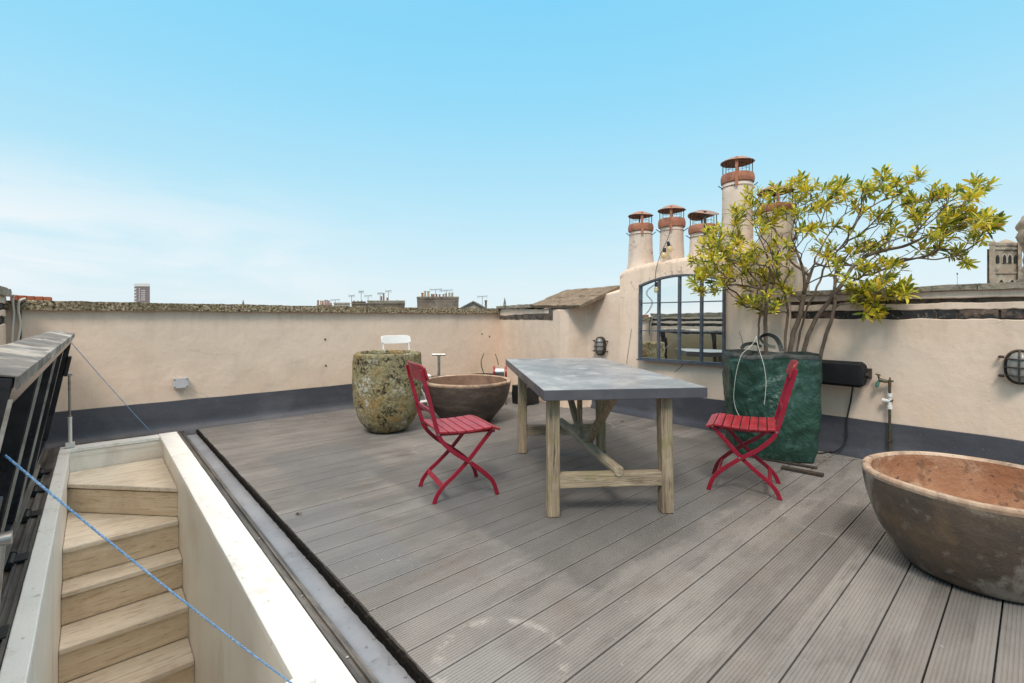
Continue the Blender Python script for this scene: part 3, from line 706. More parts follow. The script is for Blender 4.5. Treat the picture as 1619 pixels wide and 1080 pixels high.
# exposed brick strip under the coping
A_, B_ = Vector((4.95, 5.88, 0)), Vector((4.50, 4.12, 0)); AD = (B_ - A_).normalized(); AN = Vector((AD.y, -AD.x, 0))
if AN.x > 0: AN = -AN
def CWf(u, d, z): return A_ + AD * u + AN * d + Vector((0, 0, z))
b = MB(); N = 50
for i in range(N + 1):
    u = .03 + 1.62 * i / N; zt = 1.19 + .008 * i / N + .010 * noise.noise(Vector((u * 6, 0, 0))) + .02 * min(1, u) ; zb_ = 1.125 + .012 * noise.noise(Vector((u * 7, 4, 0)))
    for d, z in ((-.01, zb_), (.004, zb_ + .004), (.005, zt - .004), (-.01, zt)): b.v.append(tuple(CWf(u, d, z)))
for i in range(N):
    for k in range(3): b.f.append((i * 4 + k, i * 4 + k + 1, i * 4 + k + 5, i * 4 + k + 4))
b.rbox((0, -.01, 0), (.09, .005, .14), .02, .003, 30, M=Matrix.Translation(CWf(1.56, 0, 1.125)) @ Matrix(((AD.x, AN.x, 0, 0), (AD.y, AN.y, 0, 0), (0, 0, 1, 0), (0, 0, 0, 1))))
b.build('brick_course', MAT['mortar'], t, smooth=40)
b = MB()
MA = Matrix.Translation(A_) @ Matrix(((AD.x, AN.x, 0, 0), (AD.y, AN.y, 0, 0), (0, 0, 1, 0), (0, 0, 0, 1)))
b.rbox((-.02, -.30, 1.305), (.62, .04, 1.345), .03, .006, 12, M=MA, seed=3); b.rbox((.63, -.30, 1.30), (1.16, .045, 1.35), .03, .008, 12, M=MA, seed=9)
b.build('coping', MAT['stone_grey'], t, smooth=60)
# sloping stone slabs
LLc, LRc, URc, ULc = C(838, 484, 6.62), C(917, 485, 5.72), C(984, 453, 5.95), C(895, 460.5, 6.68)
def slabpt(s, r):   # s along (left->right), r up slope
    return (LLc.lerp(LRc, s)).lerp(ULc.lerp(URc, s), r)
nrm = (LRc - LLc).cross(ULc - LLc).normalized()
if nrm.z < 0: nrm = -nrm
b = MB(); sr = random.Random(5)
cells = [(0, .30, 0, .45), (.30, .62, 0, .52), (.62, 1, 0, .48), (0, .4, .45, 1), (.4, .72, .52, 1), (.72, 1, .48, 1)]
for ci, (s0, s1, r0, r1) in enumerate(cells):
    Ns, Nr = 10, 10; o = len(b.v); lift = sr.uniform(0, .022); th = .040
    def sp(i, j, k):
        s = s0 + (s1 - s0) * i / Ns; r = r0 + (r1 - r0) * j / Nr
        if i in (0, Ns): s += .008 * noise.noise(Vector((r * 9, ci, i)))
        if j in (0, Nr): r += .02 * noise.noise(Vector((s * 9, ci + 5, j)))
        p = slabpt(s, r) + nrm * (lift + .007 * noise.noise(Vector((s * 12, r * 12, ci))) - th * k)
        return p
    for k in (0, 1):
        for i in range(Ns + 1):
            for j in range(Nr + 1): b.v.append(tuple(sp(i, j, k)))
    W = Nr + 1; K = (Ns + 1) * W
    for i in range(Ns):
        for j in range(Nr):
            a = o + i * W + j; b.f.append((a, a + W, a + W + 1, a + 1)); a += K; b.f.append((a, a + 1, a + W + 1, a + W))
    for i in range(Ns):
        for j in (0, Nr):
            a = o + i * W + j; b.f.append((a, a + W, a + W + K, a + K))
    for j in range(Nr):
        for i in (0, Ns):
            a = o + i * W + j; b.f.append((a, a + 1, a + 1 + K, a + K))
b.build('sloping_slab', MAT['slab'], t, smooth=40)

# ---------------------------------------------------------------- stairwell kerb and lining
kt = thing('stairwell_kerb', 'white painted kerb round the stair opening, with a dark weathered outer rail', 'hatch kerb', (.15, 3.4, 0))
KZ = .05
b = MB(); b.rbox((.452, 1.0, .014), (.592, KY1 - .004, KZ), .12, .0012, 5); b.rbox((-.222, KY1 - .135, .016), (.45, KY1 - .002, KZ - .004), .12, .001, 5); b.rbox((-.222, 1.0, .014), (-.155, KY1 - .137, KZ), .12, .0012, 5)
b.build('ledge', MAT['white'], kt, bevel=.004)
b = MB()
b.box((.475, 1.0, -3.2), (.585, KY1 - .01, .0135)); b.box((-.225, 1.0, -3.2), (-.162, KY1 - .01, .0135)); b.box((-.161, KY1 - .12, -3.2), (.474, KY1 - .012, .0155)); b.box((-.225, .90, -3.2), (.585, .998, KZ))
b.box((.468, 1.0, -.008), (.4745, KY1 - .14, .012)); b.box((-.161, KY1 - .127, -.026), (.474, KY1 - .121, .012))
b.build('lining', MAT['white_wall'], kt)
b = MB()
for (x0, x1, z) in ((.594, .606, .053), (.607, .623, .040), (.624, .631, .050), (.632, .654, .030)): b.rbox((x0, .95, -.10), (x1, KY1 - .01, z), .2, .001, 8)
b.box((.594, KY1 - .009, -.1), (.654, KY1 + .012, .045))
b.box((-.22, KY1 + .001, -.1), (.592, KY1 + .014, .052))
for (x0, x1, z) in ((-.236, -.224, .052), (-.262, -.238, .040), (-.275, -.263, .046), (-.33, -.277, .026)): b.rbox((x0, .95, -.10), (x1, KY1 + .01, z), .2, .001, 8)
b.build('rail', MAT['rail'], kt)
b = MB()
for i in range(9): pass
for yy in (1.5, 1.95, 2.6, 3.4, 4.4, 5.3): MB().lathe([(.0001, 0), (.006, .0), (.006, .003), (.0001, .004)], (.616, yy, .041), 10).build('screw', MAT['steel'], kt)
for yy in (4.72, 4.25, 3.75, 3.1, 2.4):
    h = MB(); h.tube([(-.286, yy - .06, .050), (-.286, yy + .06, .050)], .014, 12); h.tube([(-.286, yy - .066, .050), (-.286, yy - .061, .050)], .017, 12); h.tube([(-.286, yy + .061, .050), (-.286, yy + .066, .050)], .017, 12); h.box((-.276, yy - .045, .047), (-.228, yy + .045, .056)); h.box((-.31, yy - .03, .03), (-.296, yy + .03, .13))
    h.build('hinge', MAT['black'], kt, smooth=40)

# ---------------------------------------------------------------- staircase
st = thing('staircase', 'worn pale wooden staircase winding down between the white stairwell walls', 'stairs', (.15, 4.2, -2.6))
XL, XR = -.160, .473
def tread(poly, z):
    MB().prism(poly, z - .034, z).build('tread', MAT['tread'], st, bevel=.007, seg=3)
MAT['stair_turned'] = wood_mat('stair_wood_turned', (.72, .575, .40), (.82, .69, .52), (.44, .31, .19), rot=(0, 0, R(47)), st=(1.2, 14, 14))
def riser(p, q, z0, z1, m='stair'):
    p = Vector((*p, 0)); q = Vector((*q, 0)); d = (q - p).normalized(); n = Vector((d.y, -d.x, 0)) * .018
    a = [p, q, q - n, p - n]
    MB().hexa([v + Vector((0, 0, z0)) for v in a] + [v + Vector((0, 0, z1)) for v in a]).build('riser', MAT[m], st)
zs = [-.150, -.375, -.590, -.805, -1.02, -1.235, -1.45, -1.665, -1.88, -2.095, -2.31]
fy = [None, 4.28, 4.10, 3.83, 3.56, 3.29, 3.02, 2.75, 2.48, 2.21, 1.94]
# winder
tread([(XL, 5.06), (XR, 4.375), (XR, 5.433), (XL, 5.433)], zs[0])
riser((XL, 5.083), (XR, 4.398), zs[1] + .001, zs[0] - .046, 'stair_turned')
tread([(XL, fy[1]), (XR, fy[1] + .03), (XR, 4.396), (XL, 5.081)], zs[1])
riser((XL, fy[1] + .022), (XR, fy[1] + .052), zs[2] + .001, zs[1] - .035)
tread([(XL, fy[2]), (XR, fy[2] + .02), (XR, fy[1] + .05), (XL, fy[1] + .02)], zs[2])
riser((XL, fy[2] + .022), (XR, fy[2] + .042), zs[3] + .001, zs[2] - .044)
for i in range(3, 11):
    tread([(XL, fy[i]), (XR, fy[i]), (XR, fy[i - 1] + (.04 if i == 3 else .02)), (XL, fy[i - 1] + .02)], zs[i])
    riser((XL, fy[i] + .022), (XR, fy[i] + .022), (zs[i + 1] if i < 10 else -2.6) + .001, zs[i] - .035)
b = MB().box((-.16, 1.0, -2.7), (.474, 5.43, -2.6)); struct(b.build('floor', MAT['tread']))

# ---------------------------------------------------------------- open glazed hatch lid
HX, HZ = -.292, .085
TX, TZ = -.128, 1.02
ld = thing('hatch_lid', 'long black glazed roof hatch standing open on its hinges beside the stairs', 'roof hatch', (HX, 3.4, HZ))
ey = Vector((0, 1, 0)); eu = Vector((TX - HX, 0, TZ - HZ)); LEN = eu.length; eu.normalize(); en = Vector((eu.z, 0, -eu.x))   # en points over the stairs
Y0, Y1 = 1.50, 5.42
def LD(y, u, d): return Vector((HX, y, HZ)) + eu * u + en * d
def lbox(b, y0, y1, u0, u1, d0, d1):
    p = [LD(y0, u0, d0), LD(y1, u0, d0), LD(y1, u0, d1), LD(y0, u0, d1), LD(y0, u1, d0), LD(y1, u1, d0), LD(y1, u1, d1), LD(y0, u1, d1)]
    b.hexa(p)
b = MB()
lbox(b, Y0, Y1, 0, .075, -.13, -.012); lbox(b, Y0, Y1, LEN - .075, LEN - .003, -.126, -.004); lbox(b, Y0, Y0 + .07, .076, LEN - .076, -.125, -.006); lbox(b, Y1 - .07, Y1, .076, LEN - .076, -.125, -.006)
for yy in (2.48, 3.32, 4.25): lbox(b, yy - .03, yy + .03, .076, LEN - .076, -.11, -.012)
b.build('lid_frame', MAT['lidblack'], ld, bevel=.004)
b = MB(); lbox(b, Y0 + .06, Y1 - .06, .06, LEN - .06, -.118, -.112); b.build('lid_glass', MAT['lidglass'], ld)
b = MB(); N = 60; o = 0      # cladding over the top edge, slightly dented
for i in range(N + 1):
    yy = Y0 - .004 + (Y1 - Y0 + .008) * i / N; w_ = .003 * noise.noise(Vector((yy * 3, 0, 0)))
    for u_, d_ in ((LEN - .05, -.150), (LEN - .004, -.150), (LEN + .010 + w_, -.12), (LEN + .006, -.06), (LEN + .002 + w_, .0015), (LEN - .030, .004), (LEN - .031, -.001), (LEN - .001, -.003), (LEN - .001, -.145), (LEN - .05, -.145)): b.v.append(tuple(LD(yy, u_, d_)))
for i in range(N):
    for k in range(10): b.f.append((i * 10 + k, i * 10 + (k + 1) % 10, (i + 1) * 10 + (k + 1) % 10, (i + 1) * 10 + k))
b.f.append(tuple(range(10))); b.f.append(tuple(N * 10 + k for k in reversed(range(10))))
b.build('top_cladding', MAT['lidtop'], ld, smooth=30)
b = MB(); lbox(b, 2.452, 2.460, .078, LEN - .06, -.0115, -.004); b.build('trim', MAT['alu'], ld)
b = MB(); lbox(b, 3.292, 3.299, .078, LEN - .06, -.0115, -.004); b.build('trim', MAT['alu'], ld)
b = MB(); lbox(b, Y0 - .0065, Y0 + .004, 0, LEN - .05, -.005, .002)
b.build('trim', MAT['alu'], ld)
b = MB(); lbox(b, Y0 - .004, Y0 - .0005, 0, LEN - .032, -.13, -.0055)
b.build('end_cladding', MAT['lidblack'], ld)
b = MB(); lbox(b, Y0 + .02, Y1 - .9, .005, .07, -.0115, .004); b.build('wood_strip', MAT['rail'], ld)
b = MB(); lbox(b, Y1 - .16, Y1 - .02, .60, .76, -.005, .018); b.build('strut_bracket', MAT['black'], ld, bevel=.004)
b = MB(); lbox(b, Y0 + .02, Y0 + .12, .50, .66, -.005, .018); b.build('strut_bracket', MAT['black'], ld, bevel=.004)

def strut(p, q, label):
    s_ = thing('gas_strut', label, 'strut', tuple(p), 0, 'struts holding the hatch open')
    p = Vector(p); q = Vector(q); m_ = p.lerp(q, .37)
    MB().tube([p, m_], .0135, 14).tube([m_, m_ + (q - p).normalized() * .006], .015, 14).build('cylinder', MAT['whiteplastic'], s_, smooth=40)
    MB().tube([m_ + (q - p).normalized() * .006, q], .0095, 14).build('rod', MAT['steel'], s_, smooth=40)
    MB().tube([q + Vector((-.018, 0, 0)), q + Vector((.018, 0, 0))], .015, 14).build('end_joint', MAT['steel'], s_, smooth=40)
    MB().box((p.x - .03, p.y - .025, KZ + .001), (p.x + .03, p.y + .025, p.z + .006)).build('foot', MAT['whiteplastic'], s_, bevel=.003)
p = C(111, 694, 3.985); q = C(109.5, 592, 3.955)
strut((p.x, p.y, .085), q, 'far gas strut with white cylinder, standing on the kerb before the back wall')
q2 = LD(Y0 + .05, .60, .02); p2 = Vector((-.195, 1.52, .085))
strut(p2, (q2.x + .01, 1.55, q2.z - .02), 'near grey gas strut, cut by the left edge, below the near end of the hatch')

def rope(p, q, r, label, mat, sag=.01):
    p = Vector(p); q = Vector(q); N = 60; b = MB()
    for s_ in range(3):     # three twisted strands
        pts = []
        d = (q - p).normalized(); a = d.cross(Vector((0, 0, 1))).normalized(); c = a.cross(d); L = (q - p).length; turns = L / .03
        M_ = int(turns * 8)
        for i in range(M_ + 1):
            f = i / M_; th = 2 * math.pi * (turns * f + s_ / 3)
            pts.append(p.lerp(q, f) + Vector((0, 0, -sag * 4 * f * (1 - f))) + (a * math.cos(th) + c * math.sin(th)) * r * .5)
        b.tube(pts, r * .58, 5)
    return tag(b.build('rope', mat, None, smooth=True), label, 'rope', 'ropes tying the hatch')
rope(LD(4.9, LEN - .06, .006), G(240, 684, .055), .0026, 'thin far rope from the hatch top down to the kerb by the back wall', MAT['ropeblue'])
rope(C(8, 720, 1.045), G(462, 1081, .078), .0026, 'thick blue rope crossing over the stairs in the foreground', MAT['ropeblue'])
b = MB(); e = G(470, 1083, .055); b.rbox((e.x - .03, e.y - .028, .051), (e.x + .045, e.y + .02, .068), .01, .001); tag(b.build('cleat', MAT['whiteplastic'], None, bevel=.004), 'white cleat on the kerb at the bottom end of the blue rope', 'cleat')

# ---------------------------------------------------------------- dining table
FL = G(859.5, 617, .75); BL = G(799.5, 567.5, .75); FR = G(1124.5, 614, .75)
tx = (BL - FL).normalized()                       # long axis
ty = Vector((tx.y, -tx.x, 0))                     # short axis, to the right
def TB(l, s_, z): return Vector((FL.x, FL.y, 0)) + tx * l + ty * s_ + Vector((0, 0, z))
tb = thing('dining_table', 'trestle table with grey slab top on weathered oak legs, in the middle of the deck', 'table', TB(1, .48, 0))
LT, WT = 2.02, .965
def tbox(b, l0, l1, s0, s1, z0, z1):
    p = [TB(l0, s0, z0), TB(l0, s1, z0), TB(l1, s1, z0), TB(l1, s0, z0)]; b.hexa([v for v in p][::-1] + [v + Vector((0, 0, z1 - z0)) for v in p][::-1])
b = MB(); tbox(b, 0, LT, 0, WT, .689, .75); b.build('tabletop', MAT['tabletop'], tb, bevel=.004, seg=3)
def legpos(px0, px1, py):
    a = G((px0 + px1) / 2, py); d = a - FL; return d.dot(tx), d.dot(ty)
legs = [legpos(864, 884, 815), legpos(1041, 1065, 809), legpos(819, 833, 715.5), legpos(942, 959, 712.5)]
lw = .071
rl = random.Random(2)
for i, (l, s_) in enumerate(legs):
    tl, ts = l, s_
    if i in (1, 3): ts = s_ - .012; tl = l - .0
    b = MB(); N = 12; o = 0
    for k in range(N + 1):
        f = k / N; z = .001 + .687 * f; cl_ = l + (tl - l) * f; cs_ = s_ + (ts - s_) * f
        for a_, c_ in ((-1, -1), (1, -1), (1, 1), (-1, 1)):
            e = .003 * noise.noise(Vector((k * .8, a_ * 3 + i * 7, c_ * 5)))
            b.v.append(tuple(TB(cl_ + a_ * lw / 2 + e, cs_ + c_ * lw / 2 + e, z)))
    for k in range(N):
        for c_ in range(4): b.f.append((k * 4 + c_, k * 4 + (c_ + 1) % 4, k * 4 + 4 + (c_ + 1) % 4, k * 4 + 4 + c_))
    b.f.append((0, 1, 2, 3)); b.f.append(tuple(N * 4 + k for k in (3, 2, 1, 0)))
    b.build('leg', MAT['oak_z'], tb, bevel=.006)
for (a_, c_, h) in ((0, 1, .205), (2, 3, .19)):
    la, sa = legs[a_]; lb, sb = legs[c_]
    b = MB().beam(TB(la, sa + lw / 2 - .006, h), TB(lb, sb - lw / 2 + .006, h), .058, .082); b.build('crossbar', MAT['oak_h'], tb, bevel=.006)
mf = ((legs[0][0] + legs[1][0]) / 2, (legs[0][1] + legs[1][1]) / 2 + .045); mb_ = ((legs[2][0] + legs[3][0]) / 2, (legs[2][1] + legs[3][1]) / 2)
P0, P1 = TB(mf[0] - .035, mf[1], .256), TB(mb_[0] + .03, mb_[1], .25)
def irregular_beam(p, q, r, name, mat):
    b = MB(); N = 18; pts = []; rs = []
    for i in range(N + 1):
        f = i / N; pts.append(Vector(p).lerp(Vector(q), f) + noise.noise_vector(Vector((f * 4, 1, 2))) * .006); rs.append(r * (1 + .10 * noise.noise(Vector((f * 6, 3, r * 50)))))
    b.tube(pts, rs, 10); return b.build(name, mat, tb, bevel=.004)
irregular_beam(P0, P1, .034, 'stretcher', MAT['oak_l'])
M_ = P0.lerp(P1, .46)
irregular_beam(M_ + Vector((0, 0, -.0)), P0.lerp(P1, .06) + Vector((0, 0, .435)), .031, 'brace', MAT['oak_z'])
irregular_beam(P0.lerp(P1, .54), P0.lerp(P1, .97) + Vector((0, 0, .435)), .028, 'brace', MAT['oak_z'])
irregular_beam(P0.lerp(P1, .60) + ty * .01, P0.lerp(P1, .66) + Vector((0, 0, .435)) + ty * .02, .021, 'brace', MAT['oak_z'])

# ---------------------------------------------------------------- folding chairs
def smooth_path(pts, n=5):
    out_ = []
    P_ = [pts[0]] + pts + [pts[-1]]
    for i in range(1, len(P_) - 2):
        p0, p1, p2, p3 = [Vector(q) for q in P_[i - 1:i + 3]]
        for k in range(n):
            t_ = k / n
            out_.append(tuple(.5 * ((2 * p1) + (p2 - p0) * t_ + (2 * p0 - 5 * p1 + 4 * p2 - p3) * t_ ** 2 + (3 * p1 - p0 - 3 * p2 + p3) * t_ ** 3)))
    out_.append(tuple(pts[-1])); return out_
def chair(label, loc, rz, mf_, ms, top=.865, group=None, simple=False):
    c = thing('folding_chair', label, 'chair', loc, rz, group)
    A = smooth_path([(-.295 - (top - .865) * .2, top - .03), (-.245, .64), (-.198, .46), (-.165, .385), (-.085, .305), (.02, .232), (.115, .155), (.178, .085), (.208, .0)], 4)
    B = smooth_path([(.190, .432), (.10, .335), (.02, .247), (-.07, .165), (-.145, .105), (-.188, .055), (-.212, .0)], 4)
    for s_ in (1, -1):
        MB().barxz(A, s_ * .186, .026, .011).build('leg', mf_, c, bevel=.002, world=False)
        MB().barxz(B, s_ * .168, .026, .011).build('leg', mf_, c, bevel=.002, world=False)
    for nm, x, z, y_ in (('stretcher', -.155, .098, .163), ('stretcher', .152, .112, .181)):
        b = MB(); sgn = -1 if x < 0 else 1
        b.beam((x, -y_, z), (x, y_, z), .012, .030, (sgn * -.5, 0, .8)); b.build(nm, mf_, c, bevel=.002, world=False)
    MB().beam((-.222, -.181, .565), (-.222, .181, .565), .011, .026, (-.2, 0, 1)).build('back_rail', mf_, c, bevel=.002, world=False)
    # seat: slats across, rolling down at the front
    b = MB(); nS = 7 if not simple else 8; L0, L1 = -.190, .225; pw = (L1 - L0) / nS
    def sz_(x):
        return .452 - .010 * math.sin(max(0, min(1, (x + .19) / .36)) * math.pi) - (max(0, x - .15) / .075) ** 2 * .022
    for i in range(nS):
        x0 = L0 + i * pw + .003; x1 = L0 + (i + 1) * pw - .003; z0, z1 = sz_(x0), sz_(x1)
        b.hexa([Vector(q) for q in ((x0, -.205, z0 - .014), (x1, -.205, z1 - .014), (x1, .205, z1 - .014), (x0, .205, z0 - .014), (x0, -.205, z0), (x1, -.205, z1), (x1, .205, z1), (x0, .205, z0))])
    b.build('seat', ms, c, bevel=.003, world=False)
    for s_ in (1, -1):
        MB().barxz([(-.19, .424), (-.05, .418), (.08, .418), (.16, .418), (.205, .408)], s_ * .150, .022, .012).build('seat_rail', mf_, c, bevel=.002, world=False)
    # backrest: curved board
    b = MB(); N = 12; zb, zt = top - .105, top + .002
    for i in range(N + 1):
        f = i / N; y_ = -.212 + .424 * f; cv = -.030 * (1 - (2 * f - 1) ** 2); rr_ = .018 if i in (0, N) else (.004 if i in (1, N - 1) else 0)
        xo = -.284 - (top - .865) * .2
        for dx, z_ in ((.008, zb + rr_), (.020, zb + rr_), (-.004, zt - rr_), (-.016, zt - rr_)): b.v.append((xo + dx + cv + .012, y_, z_))
    for i in range(N):
        for k in range(4): b.f.append((i * 4 + k, i * 4 + (k + 1) % 4, i * 4 + 4 + (k + 1) % 4, i * 4 + 4 + k))
    b.f.append((0, 1, 2, 3)[::-1]); b.f.append(tuple(N * 4 + k for k in range(4)))
    b.build('backrest', ms, c, bevel=.004, world=False)
    for s_ in (1, -1):
        for (x, z, yy) in ((.02, .240, .194), (-.19, .432, .194), (.185, .425, .176)):
            MB().tube([(x, s_ * (yy - .02), z), (x, s_ * yy, z)], .0065, 10).build('bolt', MAT['steel'], c, world=False, smooth=40)
    return c
chair('red slatted folding chair left of the table, in front of the mossy planter', (1.815, 2.585, 0), R(-16), MAT['red'], MAT['redslat'], group='red folding chairs')
chair('red slatted folding chair right of the table, in front of the green planting bag', (3.315, 1.335, 0), R(110), MAT['red'], MAT['redslat'], group='red folding chairs', simple=True)
wc = C(631, 540, 6.02)
chair('white folding chair against the back wall, mostly hidden behind the mossy planter', (wc.x, wc.y - .22, 0), R(-88), MAT['whitechair'], MAT['whitechair'], top=.925)

# ---------------------------------------------------------------- pots and bowls
def xy(px, t_): p_ = C(px, HY, t_); return (p_.x, p_.y, 0)
c = xy(612.8, 4.80); 
pl = thing('planter', 'tall barrel planter crusted with yellow green lichen, by the back wall', 'planter', c)
prof = [(.001, .002), (.10, .002), (.165, .008), (.215, .04), (.262, .10), (.300, .18), (.326, .28), (.340, .40), (.345, .52), (.343, .64), (.338, .74), (.337, .785), (.330, .800), (.312, .803), (.300, .792), (.298, .70), (.29, .5), (.28, .42), (.001, .41)]
dense = []
for a_, b_ in zip(prof[:-1], prof[1:]):
    k_ = 3 if abs(a_[1] - b_[1]) > .03 else 1
    for k in range(k_): dense.append((a_[0] + (b_[0] - a_[0]) * k / k_, a_[1] + (b_[1] - a_[1]) * k / k_))
dense.append(prof[-1])
def crust(p):
    r_ = math.hypot(p.x, p.y)
    if r_ < .2: return p
    k = 1 + .020 * noise.noise(p * 9) + .016 * noise.noise(p * 24); return Vector((p.x * k, p.y * k, p.z + .006 * noise.noise(p * 8)))
MB().lathe(dense, c, 96, crust).build('pot_body', MAT['moss'], pl, smooth=60)
MB().lathe([(.29, .56), (.15, .575), (.001, .58)], c, 32).build('soil', MAT['soil'], pl, smooth=True)

def bowl(label, c, prof_out, rim, prof_in, mo, mr, mi, n=96, wob=.006):
    r_ = thing('bowl_planter', label, 'planter', c)
    def fn(p): k = 1 + wob * noise.noise(Vector((p.x * 3, p.y * 3, p.z * 2))); return Vector((p.x * k, p.y * k, p.z + wob * .5 * noise.noise(Vector((p.x * 4, p.y * 4, 7)))))
    def dn(pr):
        q = []
        for a_, b_ in zip(pr[:-1], pr[1:]):
            for k in range(4): q.append((a_[0] + (b_[0] - a_[0]) * k / 4, a_[1] + (b_[1] - a_[1]) * k / 4))
        return q + [pr[-1]]
    MB().lathe(dn(prof_out), c, n, fn, caps=False).build('bowl_outside', mo, r_, smooth=60)
    MB().lathe(dn(rim), c, n, fn, caps=False).build('bowl_rim', mr, r_, smooth=60)
    MB().lathe(dn(prof_in), c, n, fn, caps=False).build('bowl_inside', mi, r_, smooth=60)
    return r_
def arc_prof(rb, rt, z0, z1, p=1.7, n=12):
    """bowl side from base radius rb to rim radius rt"""
    out_ = [(.001, z0), (rb * .95, z0)]
    for i in range(n + 1):
        f = i / n; out_.append((rb + (rt - rb) * math.sin(f * math.pi / 2) ** (1 / 1.15), z0 + .004 + (z1 - z0 - .004) * (f ** 1.35)))
    return out_
c = xy(738.5, 5.24)
bowl('round dark brown bowl planter standing between the mossy planter and the table', c,
     [(.001, .002), (.22, .002), (.27, .012), (.345, .10), (.42, .195), (.455, .27), (.473, .34), (.486, .41), (.490, .435)],
     [(.490, .435), (.493, .452), (.484, .464), (.462, .466), (.446, .456)],
     [(.446, .456), (.436, .40), (.41, .28), (.35, .16), (.25, .08), (.001, .07)], MAT['bowl2_out'], MAT['bowlrim'], MAT['bowl2_in'])
tc_ = 533; ccam = (2.112, 2.118)
cw = RT * ccam[0] + FW * ccam[1]
c = (cw.x, cw.y, 0)
bowl('big round bowl planter with orange clay inside, at the right edge of the deck', c,
     [(.001, .002), (.20, .002), (.245, .006), (.275, .022), (.318, .08), (.357, .155), (.386, .23), (.407, .305), (.420, .375), (.4225, .405)],
     [(.4225, .405), (.4245, .418), (.420, .428), (.410, .4325), (.398, .430), (.388, .420)],
     [(.388, .420), (.379, .36), (.345, .27), (.29, .17), (.20, .11), (.001, .10)], MAT['bigbowl_out'], MAT['bowlrim'], MAT['bigbowl_in'], wob=.010)

# parasol base
c = xy(693.8, 6.0)
pb = thing('parasol_base', 'bare steel parasol post with flat top plate on a dark base, behind the brown bowl', 'parasol base', c)
MB().lathe([(.001, .004), (.24, .004), (.24, .03), (.2, .05), (.05, .06), (.001, .06)], c, 32).build('base_plate', MAT['iron'], pb, smooth=40)
MB().tube([(c[0], c[1], .06), (c[0], c[1], .672)], .019, 16).build('post', MAT['steel'], pb, smooth=40)
b = MB().tube([Vector((c[0], c[1], .682)) - RT * .085, Vector((c[0], c[1], .682)) + RT * .085], .014, 12); b.build('top_bar', MAT['steel'], pb, smooth=40)
# red reel
c = C(790, 586, 6.35)
rd = thing('hose_reel', 'small bright red reel with a grey drum, behind the brown bowl in the corner', 'reel', (c.x, c.y, 0))
for s_ in (-.075, .085):
    q = Vector((c.x, c.y, 0)) + RT * s_
    MB().tube([q + RT * -.014 + Vector((0, 0, .40)), q + RT * .014 + Vector((0, 0, .40))], .10, 24).build('reel_flange', MAT['red'], rd, smooth=40)
MB().tube([Vector((c.x, c.y, .42)) - RT * .055 - FW * .05, Vector((c.x, c.y, .42)) + RT * .06 - FW * .05], .066, 20).build('drum', MAT['steel'], rd, smooth=40)
b = MB()
for s_ in (-.075, .085):
    q = Vector((c.x, c.y, 0)) + RT * s_
    b.beam(q + Vector((0, 0, .32)), q + FW * .12 + Vector((0, 0, .002)), .02, .02); b.beam(q + Vector((0, 0, .32)), q - FW * .12 + Vector((0, 0, .002)), .02, .02)
b.build('stand', MAT['iron'], rd)
b = MB().lathe([(.001, .002), (.18, .002), (.22, .30), (.225, .38), (.2, .385), (.19, .32), (.001, .3)], xy(765, 6.3), 28)
tag(b.build('plant_pot', MAT['black'], None, smooth=40), 'black pot just showing behind the rim of the brown bowl', 'pot')
def cable(name, pts, r, mat, label, cat='cable', group=None, parent=None):
    pp_ = []
    P_ = [Vector(p) for p in pts]; P_ = [P_[0]] + P_ + [P_[-1]]
    for i in range(1, len(P_) - 2):
        p0, p1, p2, p3 = P_[i - 1:i + 3]
        for k in range(6):
            t_ = k / 6; pp_.append(.5 * ((2 * p1) + (p2 - p0) * t_ + (2 * p0 - 5 * p1 + 4 * p2 - p3) * t_ ** 2 + (3 * p1 - p0 - 3 * p2 + p3) * t_ ** 3))
    pp_.append(P_[-1])
    o_ = MB().tube(pp_, r, 6).build(name, mat, parent, smooth=True)
    if parent is None: tag(o_, label, cat, group)
    return o_
cable('cable', [C(765, 559, 6.35), C(761, 570, 6.3), C(761.5, 580, 6.3), C(765, 590, 6.3)], .006, MAT['cable_b'], 'black cable curving out of the black pot, left of the red reel')
cable('cable', [C(783, 560, 6.4), C(786, 568, 6.35), C(788, 577, 6.33)], .006, MAT['cable_b'], 'short black cable rising from the grey drum of the red reel')
c = G(843, 641)
b = MB().rbox((-.13, -.13, 0.002), (.13, .13, .24), .04, .02, 7, M=Matrix.Translation((c.x + .02, c.y + .16, 0)))
tag(b.build('rubbish_bag', MAT['black'], None, smooth=60), 'small black bag on the deck behind the far left table leg', 'bag')

# ---------------------------------------------------------------- mirror
uc = (UW(1015)[0] + UW(1147.5)[0]) / 2; wm = UW(1015)[0] - UW(1147.5)[0]
mz = .68; loc = RW(uc, .028, mz)
mr = thing('wall_mirror', 'arched window style mirror with slate grey glazing bars, hung on the pink chimney breast', 'mirror', loc, WROT)
mr.rotation_euler = (R(-.75), 0, WROT + .042)
hs, ha = .85, .943
def archz(x): return hs + (ha - hs) * (1 - (2 * x / wm) ** 2)
H = wm / 2
NA = 24
b = MB(); vs = [(-H + .012, -.004, .015), (H - .012, -.004, .015)] + [(H - .012 - (wm - .024) * i / NA, -.004, archz(H - .012 - (wm - .024) * i / NA) - .012) for i in range(NA + 1)]
b.add(vs, [tuple(range(len(vs)))]); b.build('mirror_pane', MAT['mirror'], mr, world=False)
b = MB()
xs_ = [-H + wm * i / NA for i in range(NA + 1)]
for s_ in (-1, 1): b.box((min(s_ * H, s_ * (H - .022)), -.030, .0), (max(s_ * H, s_ * (H - .022)), .004, archz(H) - .004))
for x0, x1 in zip(xs_[:-1], xs_[1:]):
    p = [(x0, -.032, archz(x0) - .022), (x1, -.032, archz(x1) - .022), (x1, .004, archz(x1) - .022), (x0, .004, archz(x0) - .022)]
    b.hexa([Vector(q) for q in p] + [Vector(q) + Vector((0, 0, .022)) for q in p])
